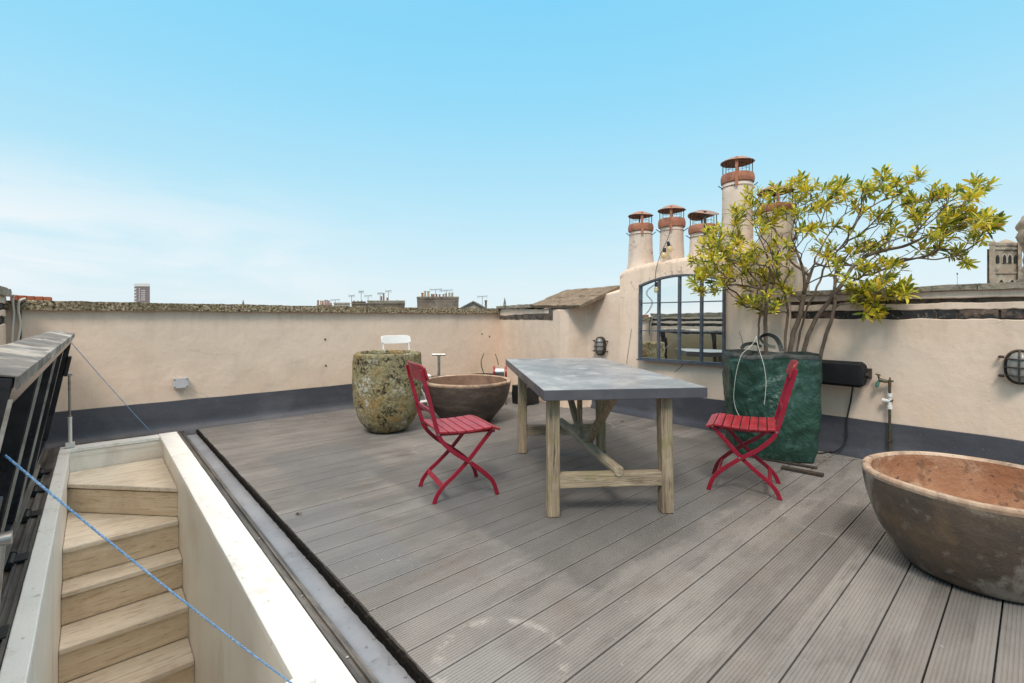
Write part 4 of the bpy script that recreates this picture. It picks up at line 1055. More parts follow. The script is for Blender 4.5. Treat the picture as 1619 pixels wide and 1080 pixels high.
b.box((-H + .023, -.029, .0), (H - .023, .004, .018)); b.build('frame', MAT['frame'], mr, world=False)
MB().box((-H - .012, -.045, -.016), (H + .010, .006, -.001)).build('sill', MAT['frame'], mr, world=False)
for f in (.25, .5, .75):
    x = -H + wm * f; MB().box((x - .011, -.026, .019), (x + .011, -.006, archz(x) - .023)).build('glazing_bar', MAT['frame'], mr, world=False)
for z in (.325, .642): MB().box((-H + .0225, -.0235, z - .005), (H - .0225, -.0045, z + .005)).build('glazing_bar', MAT['frame'], mr, world=False)

# ---------------------------------------------------------------- bulkhead lamps
def bulkhead(px, py, label, s_=1.0):
    u, z = UW(px, py); r_ = thing('bulkhead_lamp', label, 'wall lamp', RW(u, .004, z), WROT, 'oval bulkhead lamps')
    def oval(a, rx, rz): return (rx * math.copysign(abs(math.cos(a)) ** .95, math.cos(a)), rz * math.copysign(abs(math.sin(a)) ** .8, math.sin(a)))
    def shell(prof_, name, mat):
        b = MB(); n = 32; m_ = len(prof_)
        for rx, rz, y_ in prof_:
            for k in range(n):
                x_, z_ = oval(2 * math.pi * k / n, rx, rz); b.v.append((x_ * s_, y_ * s_, z_ * s_))
        for i in range(m_ - 1):
            for k in range(n): b.f.append((i * n + k, i * n + (k + 1) % n, (i + 1) * n + (k + 1) % n, (i + 1) * n + k))
        b.f.append(tuple((m_ - 1) * n + k for k in range(n))); b.f.append(tuple(reversed(range(n))))
        return b.build(name, mat, r_, smooth=40, world=False)
    shell([(.075, .118, 0), (.078, .12, -.02), (.074, .116, -.032), (.066, .108, -.036)], 'back_plate', MAT['iron'])
    shell([(.062, .104, -.034), (.060, .102, -.06), (.05, .09, -.085), (.03, .06, -.098)], 'glass_cover', MAT['lampglass'])
    b = MB()
    b.tube([Vector((oval(a, .070, .112)[0] * s_, -.045 * s_, oval(a, .070, .112)[1] * s_)) for a in [2 * math.pi * k / 32 for k in range(33)]], .0055 * s_, 6)
    for z_ in (-.055, 0, .055):
        w_ = .068 * math.sqrt(1 - (z_ / .125) ** 2)
        b.tube([Vector((w_ * math.cos(a) * s_, (-.045 - .062 * math.sin(a)) * s_, z_ * s_)) for a in [math.pi * k / 12 for k in range(13)]], .0045 * s_, 6)
    b.tube([Vector((0, (-.045 - .064 * math.sin(a) ** .6) * s_, .112 * math.cos(a) * s_)) for a in [math.pi * (k + .001) / 16.01 for k in range(17)]], .0045 * s_, 6)
    b.build('cage', MAT['iron'], r_, smooth=40, world=False)
    b = MB()
    for x_, z_ in ((-.085, .065), (.085, .065), (-.085, -.065), (.085, -.065)):
        b = MB().tube([(x_ * s_ * .85, -.035 * s_, z_ * s_), (x_ * s_ * 1.12, -.035 * s_, z_ * s_)], .009 * s_, 8); b.tube([(x_ * s_ * 1.12, -.05 * s_, z_ * s_), (x_ * s_ * 1.12, -.0 * s_, z_ * s_)], .008 * s_, 8)
        b.build('wing_bolt', MAT['iron'], r_, smooth=40, world=False)
bulkhead(951.5, 547, 'rusty caged oval lamp left of the arched mirror, above the table')
bulkhead(1613, 580, 'rusty caged oval lamp at the right edge of the photo, above the big bowl', 1.0)
# opposite lamp, seen in the mirror
# ---------------------------------------------------------------- speaker, its cable, tap
u, z = UW(1332, 587); sp_ = thing('loudspeaker', 'long black outdoor speaker fixed sideways to the pink wall beside the green bag', 'speaker', RW(u, .08, z), WROT)
b = MB(); W2 = .185
sec = [(.02, -.07), (-.05, -.099), (-.128, -.100), (-.152, -.078), (-.158, .078), (-.135, .100), (-.05, .099), (.02, .07)]
for x_, k in ((-W2, .86), (-W2 + .018, 1.0), (W2 - .018, 1.0), (W2, .86)):
    for y_, z_ in sec: b.v.append((x_, -.06 + (y_ + .06) * k, z_ * k))
m_ = len(sec)
for i in range(3):
    for k in range(m_): b.f.append((i * m_ + k, i * m_ + (k + 1) % m_, (i + 1) * m_ + (k + 1) % m_, (i + 1) * m_ + k))
b.f.append(tuple(reversed(range(m_)))); b.f.append(tuple(3 * m_ + k for k in range(m_)))
b.build('speaker_case', MAT['speaker'], sp_, world=False)
b = MB().box((-.03, -.162, .0), (.03, -.154, .007), Matrix.Translation((-.135, 0, .008)) @ Matrix.Scale(.8, 4, (1, 0, 0))); b.build('badge', MAT['steel'], sp_, world=False)
b = MB(); b.box((W2 + .001, -.07, -.012), (W2 + .014, .0, .012)); b.box((W2 + .004, -.01, -.022), (W2 + .012, .078, .022)); b.box((-W2 + .02, .03, -.04), (W2 + .02, .076, .04)); b.build('bracket', MAT['iron'], sp_, world=False, bevel=.003)
def WP(px, py, d): u_, z_ = UW(px, py); return RW(u_, d, z_)
cable('speaker_cable', [WP(1353, 606, .08), WP(1350, 618, .05), WP(1346, 634, .02), WP(1342, 655, .03), WP(1341, 672, .04), WP(1341.5, 690, .05), WP(1337, 702, .07), WP(1326, 711, .09), G(1310, 716) + Vector((0, 0, .006)), G(1296, 718) + Vector((0, 0, .006)), G(1285, 716) + Vector((0, 0, .006))], .0065, MAT['cable_b'], 'black cable hanging from the speaker down to the deck')
u, z = UW(1409, 600); tp = thing('garden_tap', 'old brass tap on a brown pipe with white fitting, right of the speaker', 'tap', RW(u, .05, 0), WROT)
zt = UW(1409, 604)[1]
MB().tube([(0, 0, 0), (0, 0, zt - .002)], .0095, 14).build('pipe', MAT['brass'], tp, smooth=40, world=False)
zf = UW(1409, 633)[1]
b = MB().tube([(0, 0, zf - .062), (0, 0, zf + .062)], .0125, 14).tube([(0, 0, zf - .062), (0, 0, zf - .035)], .018, 14).tube([(0, 0, zf + .035), (0, 0, zf + .062)], .018, 14).tube([(-.042, 0, zf + .0), (.004, 0, zf)], .015, 14).tube([(-.046, 0, zf), (-.03, 0, zf)], .018, 14)
b.build('pipe_fitting', MAT['whiteplastic'], tp, smooth=40, world=False)
b = MB().tube([(0, .0, zt - .03), (0, 0, zt + .022)], .0145, 12).tube([(0, 0, zt + .006), (-.055, -.008, zt + .012)], .012, 12).tube([(-.03, -.004, zt + .008), (-.045, -.006, zt + .010)], .017, 8).tube([(-.05, -.008, zt + .012), (-.082, -.012, zt + .018)], .0165, 12).tube([(0, 0, zt + .02), (.004, 0, zt + .045)], .006, 8).tube([(.0, 0, zt + .018), (.028, .01, zt + .012)], .008, 8)
b.tube([(-.078, -.012, zt + .018), (-.090, -.014, zt + .055)], .008, 10).tube([(-.112, -.012, zt + .066), (-.070, -.016, zt + .060)], .006, 8).tube([(-.092, -.034, zt + .062), (-.092, .008, zt + .062)], .006, 8)
b.v = [(v[0] * .78, v[1], zt + (v[2] - zt) * .9) for v in b.v]; b.build('tap_body', MAT['brass'], tp, smooth=40, world=False)
b = MB().tube([(-.078, -.012, zt + .018), (-.094, -.014, zt - .012)], .012, 12).tube([(-.093, -.014, zt - .010), (-.099, -.015, zt - .036)], .017, 12).tube([(-.099, -.015, zt - .036), (-.101, -.015, zt - .05)], .012, 12); b.v = [(v[0] * .78, v[1], zt + (v[2] - zt) * .9) for v in b.v]; b.build('spout', MAT['verdigris'], tp, smooth=40, world=False)
b = MB().box((-.014, -.012, zt - .15), (.014, .048, zt - .138)); b.box((-.014, -.012, .18), (.014, .048, .192)); b.build('pipe_clip', MAT['iron'], tp, world=False)

# ---------------------------------------------------------------- green bag with the tree
def CW2(x_, z_): p = RT * x_ + FW * z_; return Vector((p.x, p.y))
foot = [CW2(1.88, 3.92), CW2(2.12, 3.70), CW2(2.40, 3.68), CW2(2.455, 3.86), CW2(2.34, 4.06), CW2(1.96, 4.30)]
topq = [CW2(1.80, 3.86), CW2(2.10, 3.76), CW2(2.44, 3.70), CW2(2.50, 3.83), CW2(2.40, 4.02), CW2(1.95, 4.30)]
def loop(pts, n=96):
    m_ = len(pts); o_ = []
    per = [(pts[(i + 1) % m_] - pts[i]).length for i in range(m_)]; tot = sum(per)
    for k in range(n):
        s_ = tot * k / n; i = 0
        while s_ > per[i]: s_ -= per[i]; i += 1
        o_.append(pts[i].lerp(pts[(i + 1) % m_], s_ / per[i]))
    for _ in range(2): o_ = [(o_[i - 1] + o_[i] * 2 + o_[(i + 1) % n]) / 4 for i in range(n)]
    return o_
LB_, LT_ = loop(foot), loop(topq)
bagc = CW2(2.15, 3.95)
bag = thing('planting_bag', 'large crumpled green woven plastic bag holding the tree, against the wall', 'bag', (bagc.x, bagc.y, 0))
NB = 96; NZ = 60; b = MB(); ZT = .865
def bag_pt(k, f):
    k %= NB
    p = LB_[k].lerp(LT_[k], f); cdir = (p - bagc); ln = cdir.length; cdir = cdir / ln
    bulge = .006 * math.sin(f * math.pi) - .015 * (1 - f) ** 6
    P3 = Vector((p.x, p.y, f * ZT))
    ww = math.sin(min(1, f * 6) * math.pi / 2) * math.sin(min(1, (1 - f) * 8 + .15) * math.pi / 2)
    q = Vector((P3.x * 7.5, P3.y * 7.5, P3.z * 3.2)) + noise.noise_vector(P3 * 3.5) * 1.0
    cr = (1 - abs(noise.noise(q)) * 2.2) * .015 + noise.noise(P3 * 4) * .014 + (1 - abs(noise.noise(q * 2.1 + Vector((5, 0, 0)))) * 2.2) * .008
    sagt = -.018 * abs(math.sin(k / NB * 2 * math.pi * 2 + .6)) * f ** 6 + .012 * noise.noise(Vector((k * .2, 0, 0))) * f ** 4
    off = bulge + cr * ww
    return Vector((p.x + cdir.x * off, p.y + cdir.y * off, .003 + f * ZT + sagt))
for j in range(NZ + 1):
    for k in range(NB): b.v.append(tuple(bag_pt(k, j / NZ)))
for j in range(NZ):
    for k in range(NB): b.f.append((j * NB + k, j * NB + (k + 1) % NB, (j + 1) * NB + (k + 1) % NB, (j + 1) * NB + k))
b.f.append(tuple(reversed(range(NB))))
b.build('bag_side', MAT['bag'], bag, smooth=True)
b = MB(); N3 = 6   # inner fold and rim tape
for j, (f, ins) in enumerate(((.955, -.004), (1.0, -.006), (1.006, .004), (.93, .016), (.80, .02))):
    for k in range(NB):
        p = bag_pt(k, min(f, 1)); cdir = Vector((p.x - bagc.x, p.y - bagc.y)).normalized()
        b.v.append((p.x - cdir.x * ins, p.y - cdir.y * ins, p.z + (.004 if f > 1 else 0)))
for j in range(4):
    for k in range(NB): b.f.append((j * NB + k, j * NB + (k + 1) % NB, (j + 1) * NB + (k + 1) % NB, (j + 1) * NB + k))
MAT['tape'] = mk('dark_rim_tape', (.012, .018, .016), .5, [((.035, .05, .043), 20, .5, .7, .7)], [(.004, 40)])
b.build('bag_rim', MAT['tape'], bag, smooth=True)
b = MB(); vs = []
for k in range(NB):
    p = bag_pt(k, .93); cdir = Vector((p.x - bagc.x, p.y - bagc.y)).normalized(); vs.append((p.x - cdir.x * .018, p.y - cdir.y * .018, .80 + .01 * noise.noise(Vector(p) * 9)))
o = len(b.v); b.v += vs; b.v.append((bagc.x, bagc.y, .83)); b.f += [(k, (k + 1) % NB, NB) for k in range(NB)]
b.build('soil', MAT['soil'], bag)
def strap(pts, w_, name, mat):
    b = MB(); P_ = smooth3([Vector(p) for p in pts]); n = len(P_)
    for i, p in enumerate(P_):
        d = (P_[min(i + 1, n - 1)] - P_[max(i - 1, 0)]).normalized(); a = d.cross(FW).normalized() 
        s_ = FW * .5 + a * .8; s_.normalize()
        b.v += [tuple(p - s_ * w_ / 2 - FW * .002), tuple(p + s_ * w_ / 2 - FW * .002), tuple(p + s_ * w_ / 2 + FW * .002), tuple(p - s_ * w_ / 2 + FW * .002)]
    for i in range(n - 1):
        for k in range(4): b.f.append((i * 4 + k, i * 4 + (k + 1) % 4, i * 4 + 4 + (k + 1) % 4, i * 4 + 4 + k))
    return b.build(name, mat, bag, smooth=40)
def smooth3(P_, n=6):
    o_ = []; Q = [P_[0]] + P_ + [P_[-1]]
    for i in range(1, len(Q) - 2):
        p0, p1, p2, p3 = Q[i - 1:i + 3]
        for k in range(n):
            t_ = k / n; o_.append(.5 * ((2 * p1) + (p2 - p0) * t_ + (2 * p0 - 5 * p1 + 4 * p2 - p3) * t_ ** 2 + (3 * p1 - p0 - 3 * p2 + p3) * t_ ** 3))
    return o_ + [P_[-1]]
strap([C(1236, 556, 3.76), C(1233, 545, 3.78), C(1226, 534, 3.8), C(1214, 529, 3.84), C(1203, 533, 3.86), C(1206, 541, 3.86), C(1216, 547, 3.82), C(1226, 549, 3.8)], .032, 'handle', MAT['tape'])
strap([C(1172, 552, 3.90), C(1178, 545, 3.95), C(1192, 543, 4.1), C(1204, 548, 4.15)], .03, 'handle', MAT['tape'])
tag(MB().tube(smooth3([C(1196, 531, 3.80), C(1192, 541, 3.78), C(1182, 552, 3.74), C(1172, 562, 3.72), C(1164, 590, 3.74), C(1160, 625, 3.77), C(1163, 645, 3.77), C(1169, 658, 3.74)]), .0021, 5).build('cord', MAT['cord'], None, smooth=True), 'left pale cord hanging over the front of the green bag', 'cord', 'cords tied to the bag')
tag(MB().tube(smooth3([C(1196, 531, 3.80), C(1199, 549, 3.72), C(1207, 575, 3.64), C(1211, 600, 3.62), C(1210, 625, 3.61), C(1208, 640, 3.61)]), .0021, 5).build('cord', MAT['cord'], None, smooth=True), 'right pale cord hanging down the middle of the green bag', 'cord', 'cords tied to the bag')
b = MB().beam(G(1236, 741) + Vector((0, 0, .012)), G(1302, 754) + Vector((0, 0, .012)), .05, .018).beam(G(1180, 722) + Vector((0, 0, .010)), G(1292, 742) + Vector((0, 0, .010)), .03, .014)
tag(b.build('metal_bracket', MAT['iron'], None, bevel=.002), 'flat black metal strip poking out from under the green bag', 'metal strip')

# tree: skeleton in photo-derived positions, unprojected to its own depths
def Z7(x_, y_): return (1050 + x_ / 2.845, 250 + y_ / 2.845)
def tdepth(px): return 4.12 - max(0, px - 1260) * .0017 + max(0, 1240 - px) * .0002
def T7(x_, y_, jit=0):
    px, py = Z7(x_, y_); t_ = tdepth(px) + jit
    lim = tw(px) - .10 if py > 440 else tw(px) + .30
    t_ = min(t_, lim); return C(px, py, t_)
tr = random.Random(11)
stems = [
 ([(425, 850), (425, 790), (435, 690), (445, 610), (410, 540), (345, 470), (290, 400)], -.05),
 ([(458, 850), (456, 790), (455, 700), (462, 600), (472, 500), (452, 420), (428, 350), (400, 260)], .05),
 ([(545, 860), (545, 800), (555, 700), (545, 610), (515, 540), (470, 470), (455, 400)], .10),
 ([(560, 880), (572, 835), (605, 720), (627, 610), (622, 500), (592, 420), (578, 340), (600, 230), (625, 150)], -.08),
 ([(627, 610), (662, 510), (700, 420), (745, 340), (800, 265), (880, 205), (950, 150)], .0),
 ([(595, 880), (602, 840), (637, 690), (682, 600), (722, 480), (795, 400), (900, 330), (1000, 225), (1100, 135)], .08),
 ([(622, 880), (634, 845), (672, 730), (740, 640), (800, 570), (862, 480), (960, 420), (1100, 385), (1210, 330), (1310, 275), (1400, 250)], -.02),
 ([(700, 890), (712, 855), (758, 700), (766, 600), (772, 520), (822, 440), (870, 400)], .02),
 ([(715, 490), (820, 482), (900, 487), (1000, 462), (1130, 452), (1230, 455), (1320, 435)], -.12),
 ([(462, 600), (390, 578), (300, 572), (230, 560)], -.15),
 ([(592, 420), (540, 370), (490, 320), (460, 250)], .06),
 ([(745, 340), (730, 250), (745, 180)], -.10),
 ([(795, 400), (850, 320), (890, 230), (905, 170)], .12),
 ([(1100, 385), (1180, 280), (1290, 190), (1400, 135)], .1),
 ([(800, 570), (880, 590), (960, 570), (1050, 575)], -.2),
 ([(452, 420), (380, 380), (300, 350), (220, 340)], .15),
 ([(345, 470), (280, 450), (220, 430), (170, 440)], -.2),
]
nodes = []   # (pos, parent)
for si, (pts, dj) in enumerate(stems):
    pts3 = []
    for i, (x_, y_) in enumerate(pts):
        f = min(1, i / 4); p = T7(x_, y_, dj * f + (tr.uniform(-.05, .05) if i > 3 else 0)); pts3.append(p)
    if y_ and pts[0][1] > 840:
        for q_ in (0,): pts3[0].z = .78
    P_ = smooth3(pts3, 5)
    # attach first node to the nearest existing one for side limbs
    par = -1
    if pts[0][1] < 840:
        par = min(range(len(nodes)), key=lambda k: (nodes[k][0] - P_[0]).length); P_ = P_[1:]
    for i_, p in enumerate(P_):
        if i_ > 6: p = p + noise.noise_vector(p * 7) * .018
        nodes.append((p, par)); par = len(nodes) - 1
clus = """590,110 640,105 680,125 620,150 740,130 790,130 820,160 730,200 780,200 560,150 510,145 395,165 400,210 345,230 470,200 430,225 330,260 320,300
890,130 910,160 960,100 1000,95 1040,110 1090,110 1150,90 1050,150 990,150 940,140 1200,150 1250,160 1310,150 1400,130 1430,140 1190,190 1120,200 1110,240 860,230 900,240 940,250
1390,180 1340,280 1380,270 1430,270 1470,280 1440,310 1480,300 1400,330 1300,270 1240,260 1180,240 1150,290 1240,320 1260,350 1310,320 1370,370 1410,370 1290,430 1340,440 1350,460 1180,410 1200,350 1130,270 1230,400
200,330 240,320 290,340 190,380 230,370 340,380 300,400 170,420 150,470 200,430 260,420 140,560 180,540 170,600 220,590 240,560 200,500 260,500 300,480 350,470 330,440 390,460 380,500 310,540 280,570 350,530 400,420 440,420 480,300 450,320 510,260 550,240 420,300 570,260 220,460 180,480 250,460 300,440 240,400 210,520 280,520 160,520
620,320 650,330 600,260 560,400 520,460 480,520 440,520 400,570 470,540 430,660 380,640 350,650 500,660 450,690 410,640 460,630 530,590 570,600 700,430 740,430 860,420 920,420 950,410 870,390 780,450 990,290 1020,300 830,330
980,540 1010,540 1060,570 1090,580 1070,610 920,570 960,590 930,640 880,590 840,580 860,640 920,690 950,690 1000,480 1050,470 1010,610 900,610 900,480 930,500 960,490 1080,200 1000,250 690,190 660,230 1330,240 1280,230 1420,290 1450,260 1360,300 590,190 640,170 760,160 1370,170 1270,180""".split()
tips = []
for s_ in clus:
    x_, y_ = map(float, s_.split(',')); j = tr.gauss(0, .20); j = max(-.42, min(.38, j))
    tips.append(T7(x_, y_, j))
    for _q in range(tr.choice((1, 2, 2))): tips.append(T7(x_ + tr.uniform(-32, 32), y_ + tr.uniform(-24, 24), max(-.45, min(.4, j + tr.uniform(-.22, .22)))))
base_ = C(1250, 540, 4.1)
bare = []
for _q in range(190):
    q_ = tr.choice(tips); bare.append(q_.lerp(C(1270, 430, 4.05), tr.uniform(.15, .6)) + Vector((tr.uniform(-.12, .12), tr.uniform(-.12, .12), tr.uniform(-.08, .12))))
bare = [q_ for q_ in bare if q_.z > 1.45]; nbare = set(tuple(q_) for q_ in bare); tips += bare
tips.sort(key=lambda p: (p - base_).length)
rosettes = []
for tp_ in tips:
    best = None; bc = 1e9
    for k, (p, _) in enumerate(nodes):
        if p.z < 1.16: continue
        d = (p - tp_).length; cst = d + .12 * (p - base_).length * (-1) * .3
        # prefer growing outward
        outw = (tp_ - p).normalized().dot((tp_ - base_).normalized()) if d > .01 else 0
        cst = d * (1.5 - .5 * outw) + .38 * (p - base_).length
        if cst < bc: bc = cst; best = k
    p0 = nodes[best][0]; d = (tp_ - p0).length
    n_ = max(2, int(d / .05)); par = best
    gp = nodes[best][1]; dir0 = (p0 - nodes[gp][0]).normalized() if gp >= 0 else Vector((0, 0, 1))
    c1_ = p0 + dir0 * d * .35; c2_ = tp_ - Vector((0, 0, .25 * d)) + noise.noise_vector(tp_ * 5) * .05
    for i in range(1, n_ + 1):
        f = i / n_
        q = p0 * (1 - f) ** 3 + c1_ * 3 * f * (1 - f) ** 2 + c2_ * 3 * f * f * (1 - f) + tp_ * f ** 3
        if i < n_: q = q + noise.noise_vector(q * 13) * .012
        nodes.append((q, par)); par = len(nodes) - 1
    if tuple(tp_) in nbare and tr.random() < .8: continue
    rosettes.append((tp_, (tp_ - nodes[nodes[par][1]][0]).normalized()))
n = len(nodes); cnt = [0.0] * n
child = [[] for _ in range(n)]
for k, (p, q) in enumerate(nodes):
    if q >= 0: child[q].append(k)
for k in range(n - 1, -1, -1):
    if not child[k]: cnt[k] = 1
    if nodes[k][1] >= 0: cnt[nodes[k][1]] += cnt[k]
rad = [min(.034, .0026 * c_ ** .455) for c_ in cnt]
b = MB(); done = [False] * n
for k in range(n):
    if done[k] and nodes[k][1] >= 0: continue
    # start a chain at k from its parent
    ch = [k] if nodes[k][1] < 0 else [nodes[k][1], k]
    cur = k; done[k] = True
    while child[cur]:
        nx = max(child[cur], key=lambda c_: cnt[c_])
        if done[nx]: break
        ch.append(nx); done[nx] = True; cur = nx
    if len(ch) >= 2:
        rs = [rad[i] for i in ch]; 
        if nodes[k][1] >= 0: rs[0] = min(rs[0], rs[1] * 1.15)
        pts = [nodes[i][0] for i in ch]
        if nodes[k][1] < 0: rs[0] *= 1.3
        b.tube(pts, rs, 7 if rs[0] > .01 else 5)
tree = thing('potted_tree', 'bushy many stemmed tree with yellow green leaves, growing in the green bag', 'tree', (base_.x, base_.y, .8))
b.build('trunk', MAT['bark'], tree, smooth=True)
def leaf(b, p, d, up_, L, W_):
    s_ = d.cross(up_)
    if s_.length < .01: s_ = d.cross(Vector((1, 0, 0)))
    s_.normalize(); nn_ = s_.cross(d).normalized()
    cu_ = random.uniform(-.6, 2.0); st_ = [(0, .12, 0), (.3, .55, .02 * cu_), (.62, 1.0, -.01 * cu_), (.86, .72, -.07 * cu_), (1, .06, -.15 * cu_)]
    o_ = len(b.v)
    for f, w_, c_ in st_:
        m_ = p + d * (L * f) + nn_ * (c_ * L)
        b.v += [tuple(m_ - s_ * (W_ * w_ / 2) + nn_ * (W_ * .16 * w_)), tuple(m_), tuple(m_ + s_ * (W_ * w_ / 2) + nn_ * (W_ * .16 * w_))]
    for i in range(4):
        for k in (0, 1): b.f.append((o_ + i * 3 + k, o_ + i * 3 + k + 1, o_ + i * 3 + 4 + k, o_ + i * 3 + 3 + k))
lb = MB()
for (p, d) in rosettes:
    nl = tr.randint(10, 18); d = (d + Vector((0, 0, .35))).normalized(); big = tr.uniform(.72, 1.25)
    a_ = d.cross(Vector((0, 0, 1))); 
    if a_.length < .01: a_ = Vector((1, 0, 0))
    a_.normalize(); c_ = a_.cross(d)
    for i in range(nl):
        th = i * 2.399 + tr.uniform(-.3, .3); el = .25 + 1.15 * (i / nl) + tr.uniform(-.15, .15)    # angle away from the twig axis
        q = d * math.cos(el) + (a_ * math.cos(th) + c_ * math.sin(th)) * math.sin(el)
        q = (q + Vector((0, 0, -.12 * tr.random()))).normalized()
        leaf(lb, p - d * (.030 * i / nl), (q + Vector((0, 0, -.25 * tr.random() ** 2))).normalized(), d, tr.uniform(.052, .094) * big, tr.uniform(.015, .023) * big)
# scattered single leaves along twigs
for k in range(n):
    if cnt[k] <= 2 and tr.random() < .10 and nodes[k][0].z > 1.2:
        v_ = Vector((tr.uniform(-1, 1), tr.uniform(-1, 1), tr.uniform(-.2, 1))).normalized(); leaf(lb, nodes[k][0], v_, Vector((0, 0, 1)), tr.uniform(.045, .07), tr.uniform(.014, .02))
lb.build('crown', MAT['leaf'], tree, smooth=True)

# ---------------------------------------------------------------- string lights by the chimney
sl = thing('string_light', 'thin dark cable with amber bulbs, hanging from a chimney pot before the mirror', 'string light', RW(2.9, .03, 1.5))
def WD(px, py, d):    # point d metres in front of (or behind, if negative) the right wall plane
    x = (px - CX) / F_PX; t_ = (4.70 - d) / ((.747 * x + .665) - WS * (.747 - .665 * x)); return C(px, py, t_)
cable('cable', [WD(1060, 359, -.08), WD(1058, 370, -.07), WD(1053, 384, -.05), WD(1046, 398, -.02), WD(1041, 412, .02), WD(1037, 428, .03), WD(1036, 446, .04)], .0035, MAT['cable_b'], '', parent=sl)
cable('cable', [WD(1036, 449, .045), WD(1024, 458, .05), WD(1022, 466, .05), WD(1030, 477, .05), WD(1026, 490, .05), WD(1017, 500, .04)], .0025, MAT['cable_b'], '', parent=sl)
for (px, py, d, rot_) in ((1051, 392, -.03, .1), (1056, 382, -.04, -.25), (1037, 446, .05, -.1)):
    p = WD(px, py, d); s_ = 1.0 if d > 0 else .85
    Mr = Matrix.Rotation(rot_, 4, FW)
    MB().lathe([(.001, .0), (.012, 0), (.017, -.02), (.019, -.05), (.001, -.05)], p, 14, M=Mr).build('bulb_socket', MAT['black'], sl, smooth=40)
    MB().lathe([(.001, -.048), (.014, -.05), (.026, -.065), (.031, -.085), (.031, -.10), (.022, -.118), (.001, -.124)], p, 18, M=Mr).build('bulb', MAT['bulb'], sl, smooth=True)

# ---------------------------------------------------------------- small wall things
p = C(285, 605, 1); 
def BW(px, py): # point on the back wall plane
    x = (px - CX) / F_PX; t_ = 5.88 / (.747 - .665 * x); return C(px, py, t_)
q = BW(285, 605)
jb = thing('junction_box', 'small grey junction box low on the back parapet wall', 'junction box', tuple(q))
MB().box((q.x - .062, 5.835, q.z - .048), (q.x + .062, 5.879, q.z + .048)).build('box_body', MAT['greyplastic'], jb, bevel=.005)
b = MB().box((q.x - .066, 5.824, q.z - .052), (q.x + .066, 5.834, q.z + .052)); b.build('lid', MAT['greyplastic'], jb, bevel=.003)
for dx in (-.052, .052):
    for dz in (-.038, .038): MB().tube([(q.x + dx, 5.821, q.z + dz), (q.x + dx, 5.825, q.z + dz)], .006, 8).build('screw', MAT['iron'], jb)
for i, (px, py, lab) in enumerate(((514, 536.5, 'upper of two dark wall plugs in the back wall, left of the planter'), (515, 578, 'lower of two dark wall plugs in the back wall, left of the planter'), (762, 528, 'pale wall plug in the back wall above the red reel, the left one'), (774, 532, 'dark wall plug in the back wall above the red reel, the right one'))):
    q = BW(px, py); b = MB().lathe([(.001, 0), (.010, 0), (.012, .006), (.005, .010), (.001, .010)], (q.x, 5.879, q.z), 10, M=Matrix.Rotation(R(90), 4, 'X')); tag(b.build('wall_plug', MAT['iron'], None), lab, 'wall plug', 'plugs in the back wall')
# wires on the chimney breast
cable('wire', [WP(999, 520, .006), WP(996, 540, .005), WP(993, 560, .005), WP(991, 575, .005)], .0022, MAT['cable_b'], 'thin wire running down the wall between the oval lamp and the mirror', 'wire')
cable('wire', [WP(1081, 576, .01), WP(1076, 583, .04), WP(1070, 588, .05)], .003, MAT['cable_b'], 'short bent wire end sticking out below the mirror', 'wire')
cable('wire', [WP(1172, 523, .02), WP(1170, 527, .01), WP(1173, 533, .012), WP(1175, 545, .006)], .0022, MAT['cable_b'], 'thin wire on a hook between the mirror and the green bag', 'wire')
# cables hanging at the left corner and loose bricks on the coping
def BWd(px, py, d):
    x = (px - CX) / F_PX; t_ = (5.88 - d) / (.747 - .665 * x); return C(px, py, t_)
cable('cable', [BWd(22, 466, .1), BWd(20, 474, .07), BWd(22, 495, .04), BWd(20, 520, .03), BWd(19, 552, .03)], .009, MAT['cable_w'], 'cream cable hanging in the left corner, nearest the side wall')
cable('cable', [BWd(40, 472, .05), BWd(31, 476, .075), BWd(29, 490, .05), BWd(32, 510, .03), BWd(30, 530, .03), BWd(24, 552, .03)], .009, MAT['cable_w'], 'cream cable looping over the coping in the left corner, beside the red tiles')
cable('cable', [BWd(33, 474, .06), BWd(33, 500, .02), BWd(33, 550, .02)], .005, MAT['cable_b'], 'thin dark cable straight down the left corner behind the cream ones')
b = MB()
q0 = BWd(48, 466, -.1)
for k in range(5): b.rbox((q0.x - .12 + k * .052, 5.93 - k * .01, 1.306), (q0.x - .12 + k * .052 + .048, 6.06, 1.352 - k * .003), .02, .002, 20, seed=k)
tag(b.build('clay_tile', MAT['redbrick'], None, bevel=.003), 'stack of red clay tiles lying on the coping at the left corner', 'tiles')
# leaves and crumbs on the deck
db = random.Random(4)
for (px, py, lab) in ((470, 815, 'dead leaf on the bare deck in the left foreground'), (983, 667, 'dead leaf on the deck behind the table near the wall'), (1027, 742, 'dark crumb on the deck just right of the table')):
    q = G(px, py); b = MB()
    s_ = .028 if px != 1027 else .009
    for i in range(4):
        a = db.uniform(0, 6.28); leaf(b, q + Vector((0, 0, .005)), Vector((math.cos(a), math.sin(a), db.uniform(.1, .4))).normalized(), Vector((0, 0, 1)), s_ * db.uniform(.7, 1.1), s_ * .5)
    tag(b.build('dead_leaf', MAT['soil'], None), lab, 'leaf')
b = MB()
for i in range(70):
    px = db.gauss(1325, 28); py = db.gauss(722, 5); q = G(px, py); s_ = db.uniform(.003, .008)
    if q.x > 4.6 + .035 * q.y: continue
    b.rbox((q.x - s_, q.y - s_, .001), (q.x + s_, q.y + s_, .001 + s_), .01, .002, 40, seed=i)
for i in range(25):
    q = G(db.gauss(470, 60), db.gauss(662, 6)); s_ = db.uniform(.002, .006)
    if q.y > 5.78 : continue
    b.rbox((q.x - s_, q.y - s_, .001), (q.x + s_, q.y + s_, .001 + s_), .01, .002, 40, seed=i)
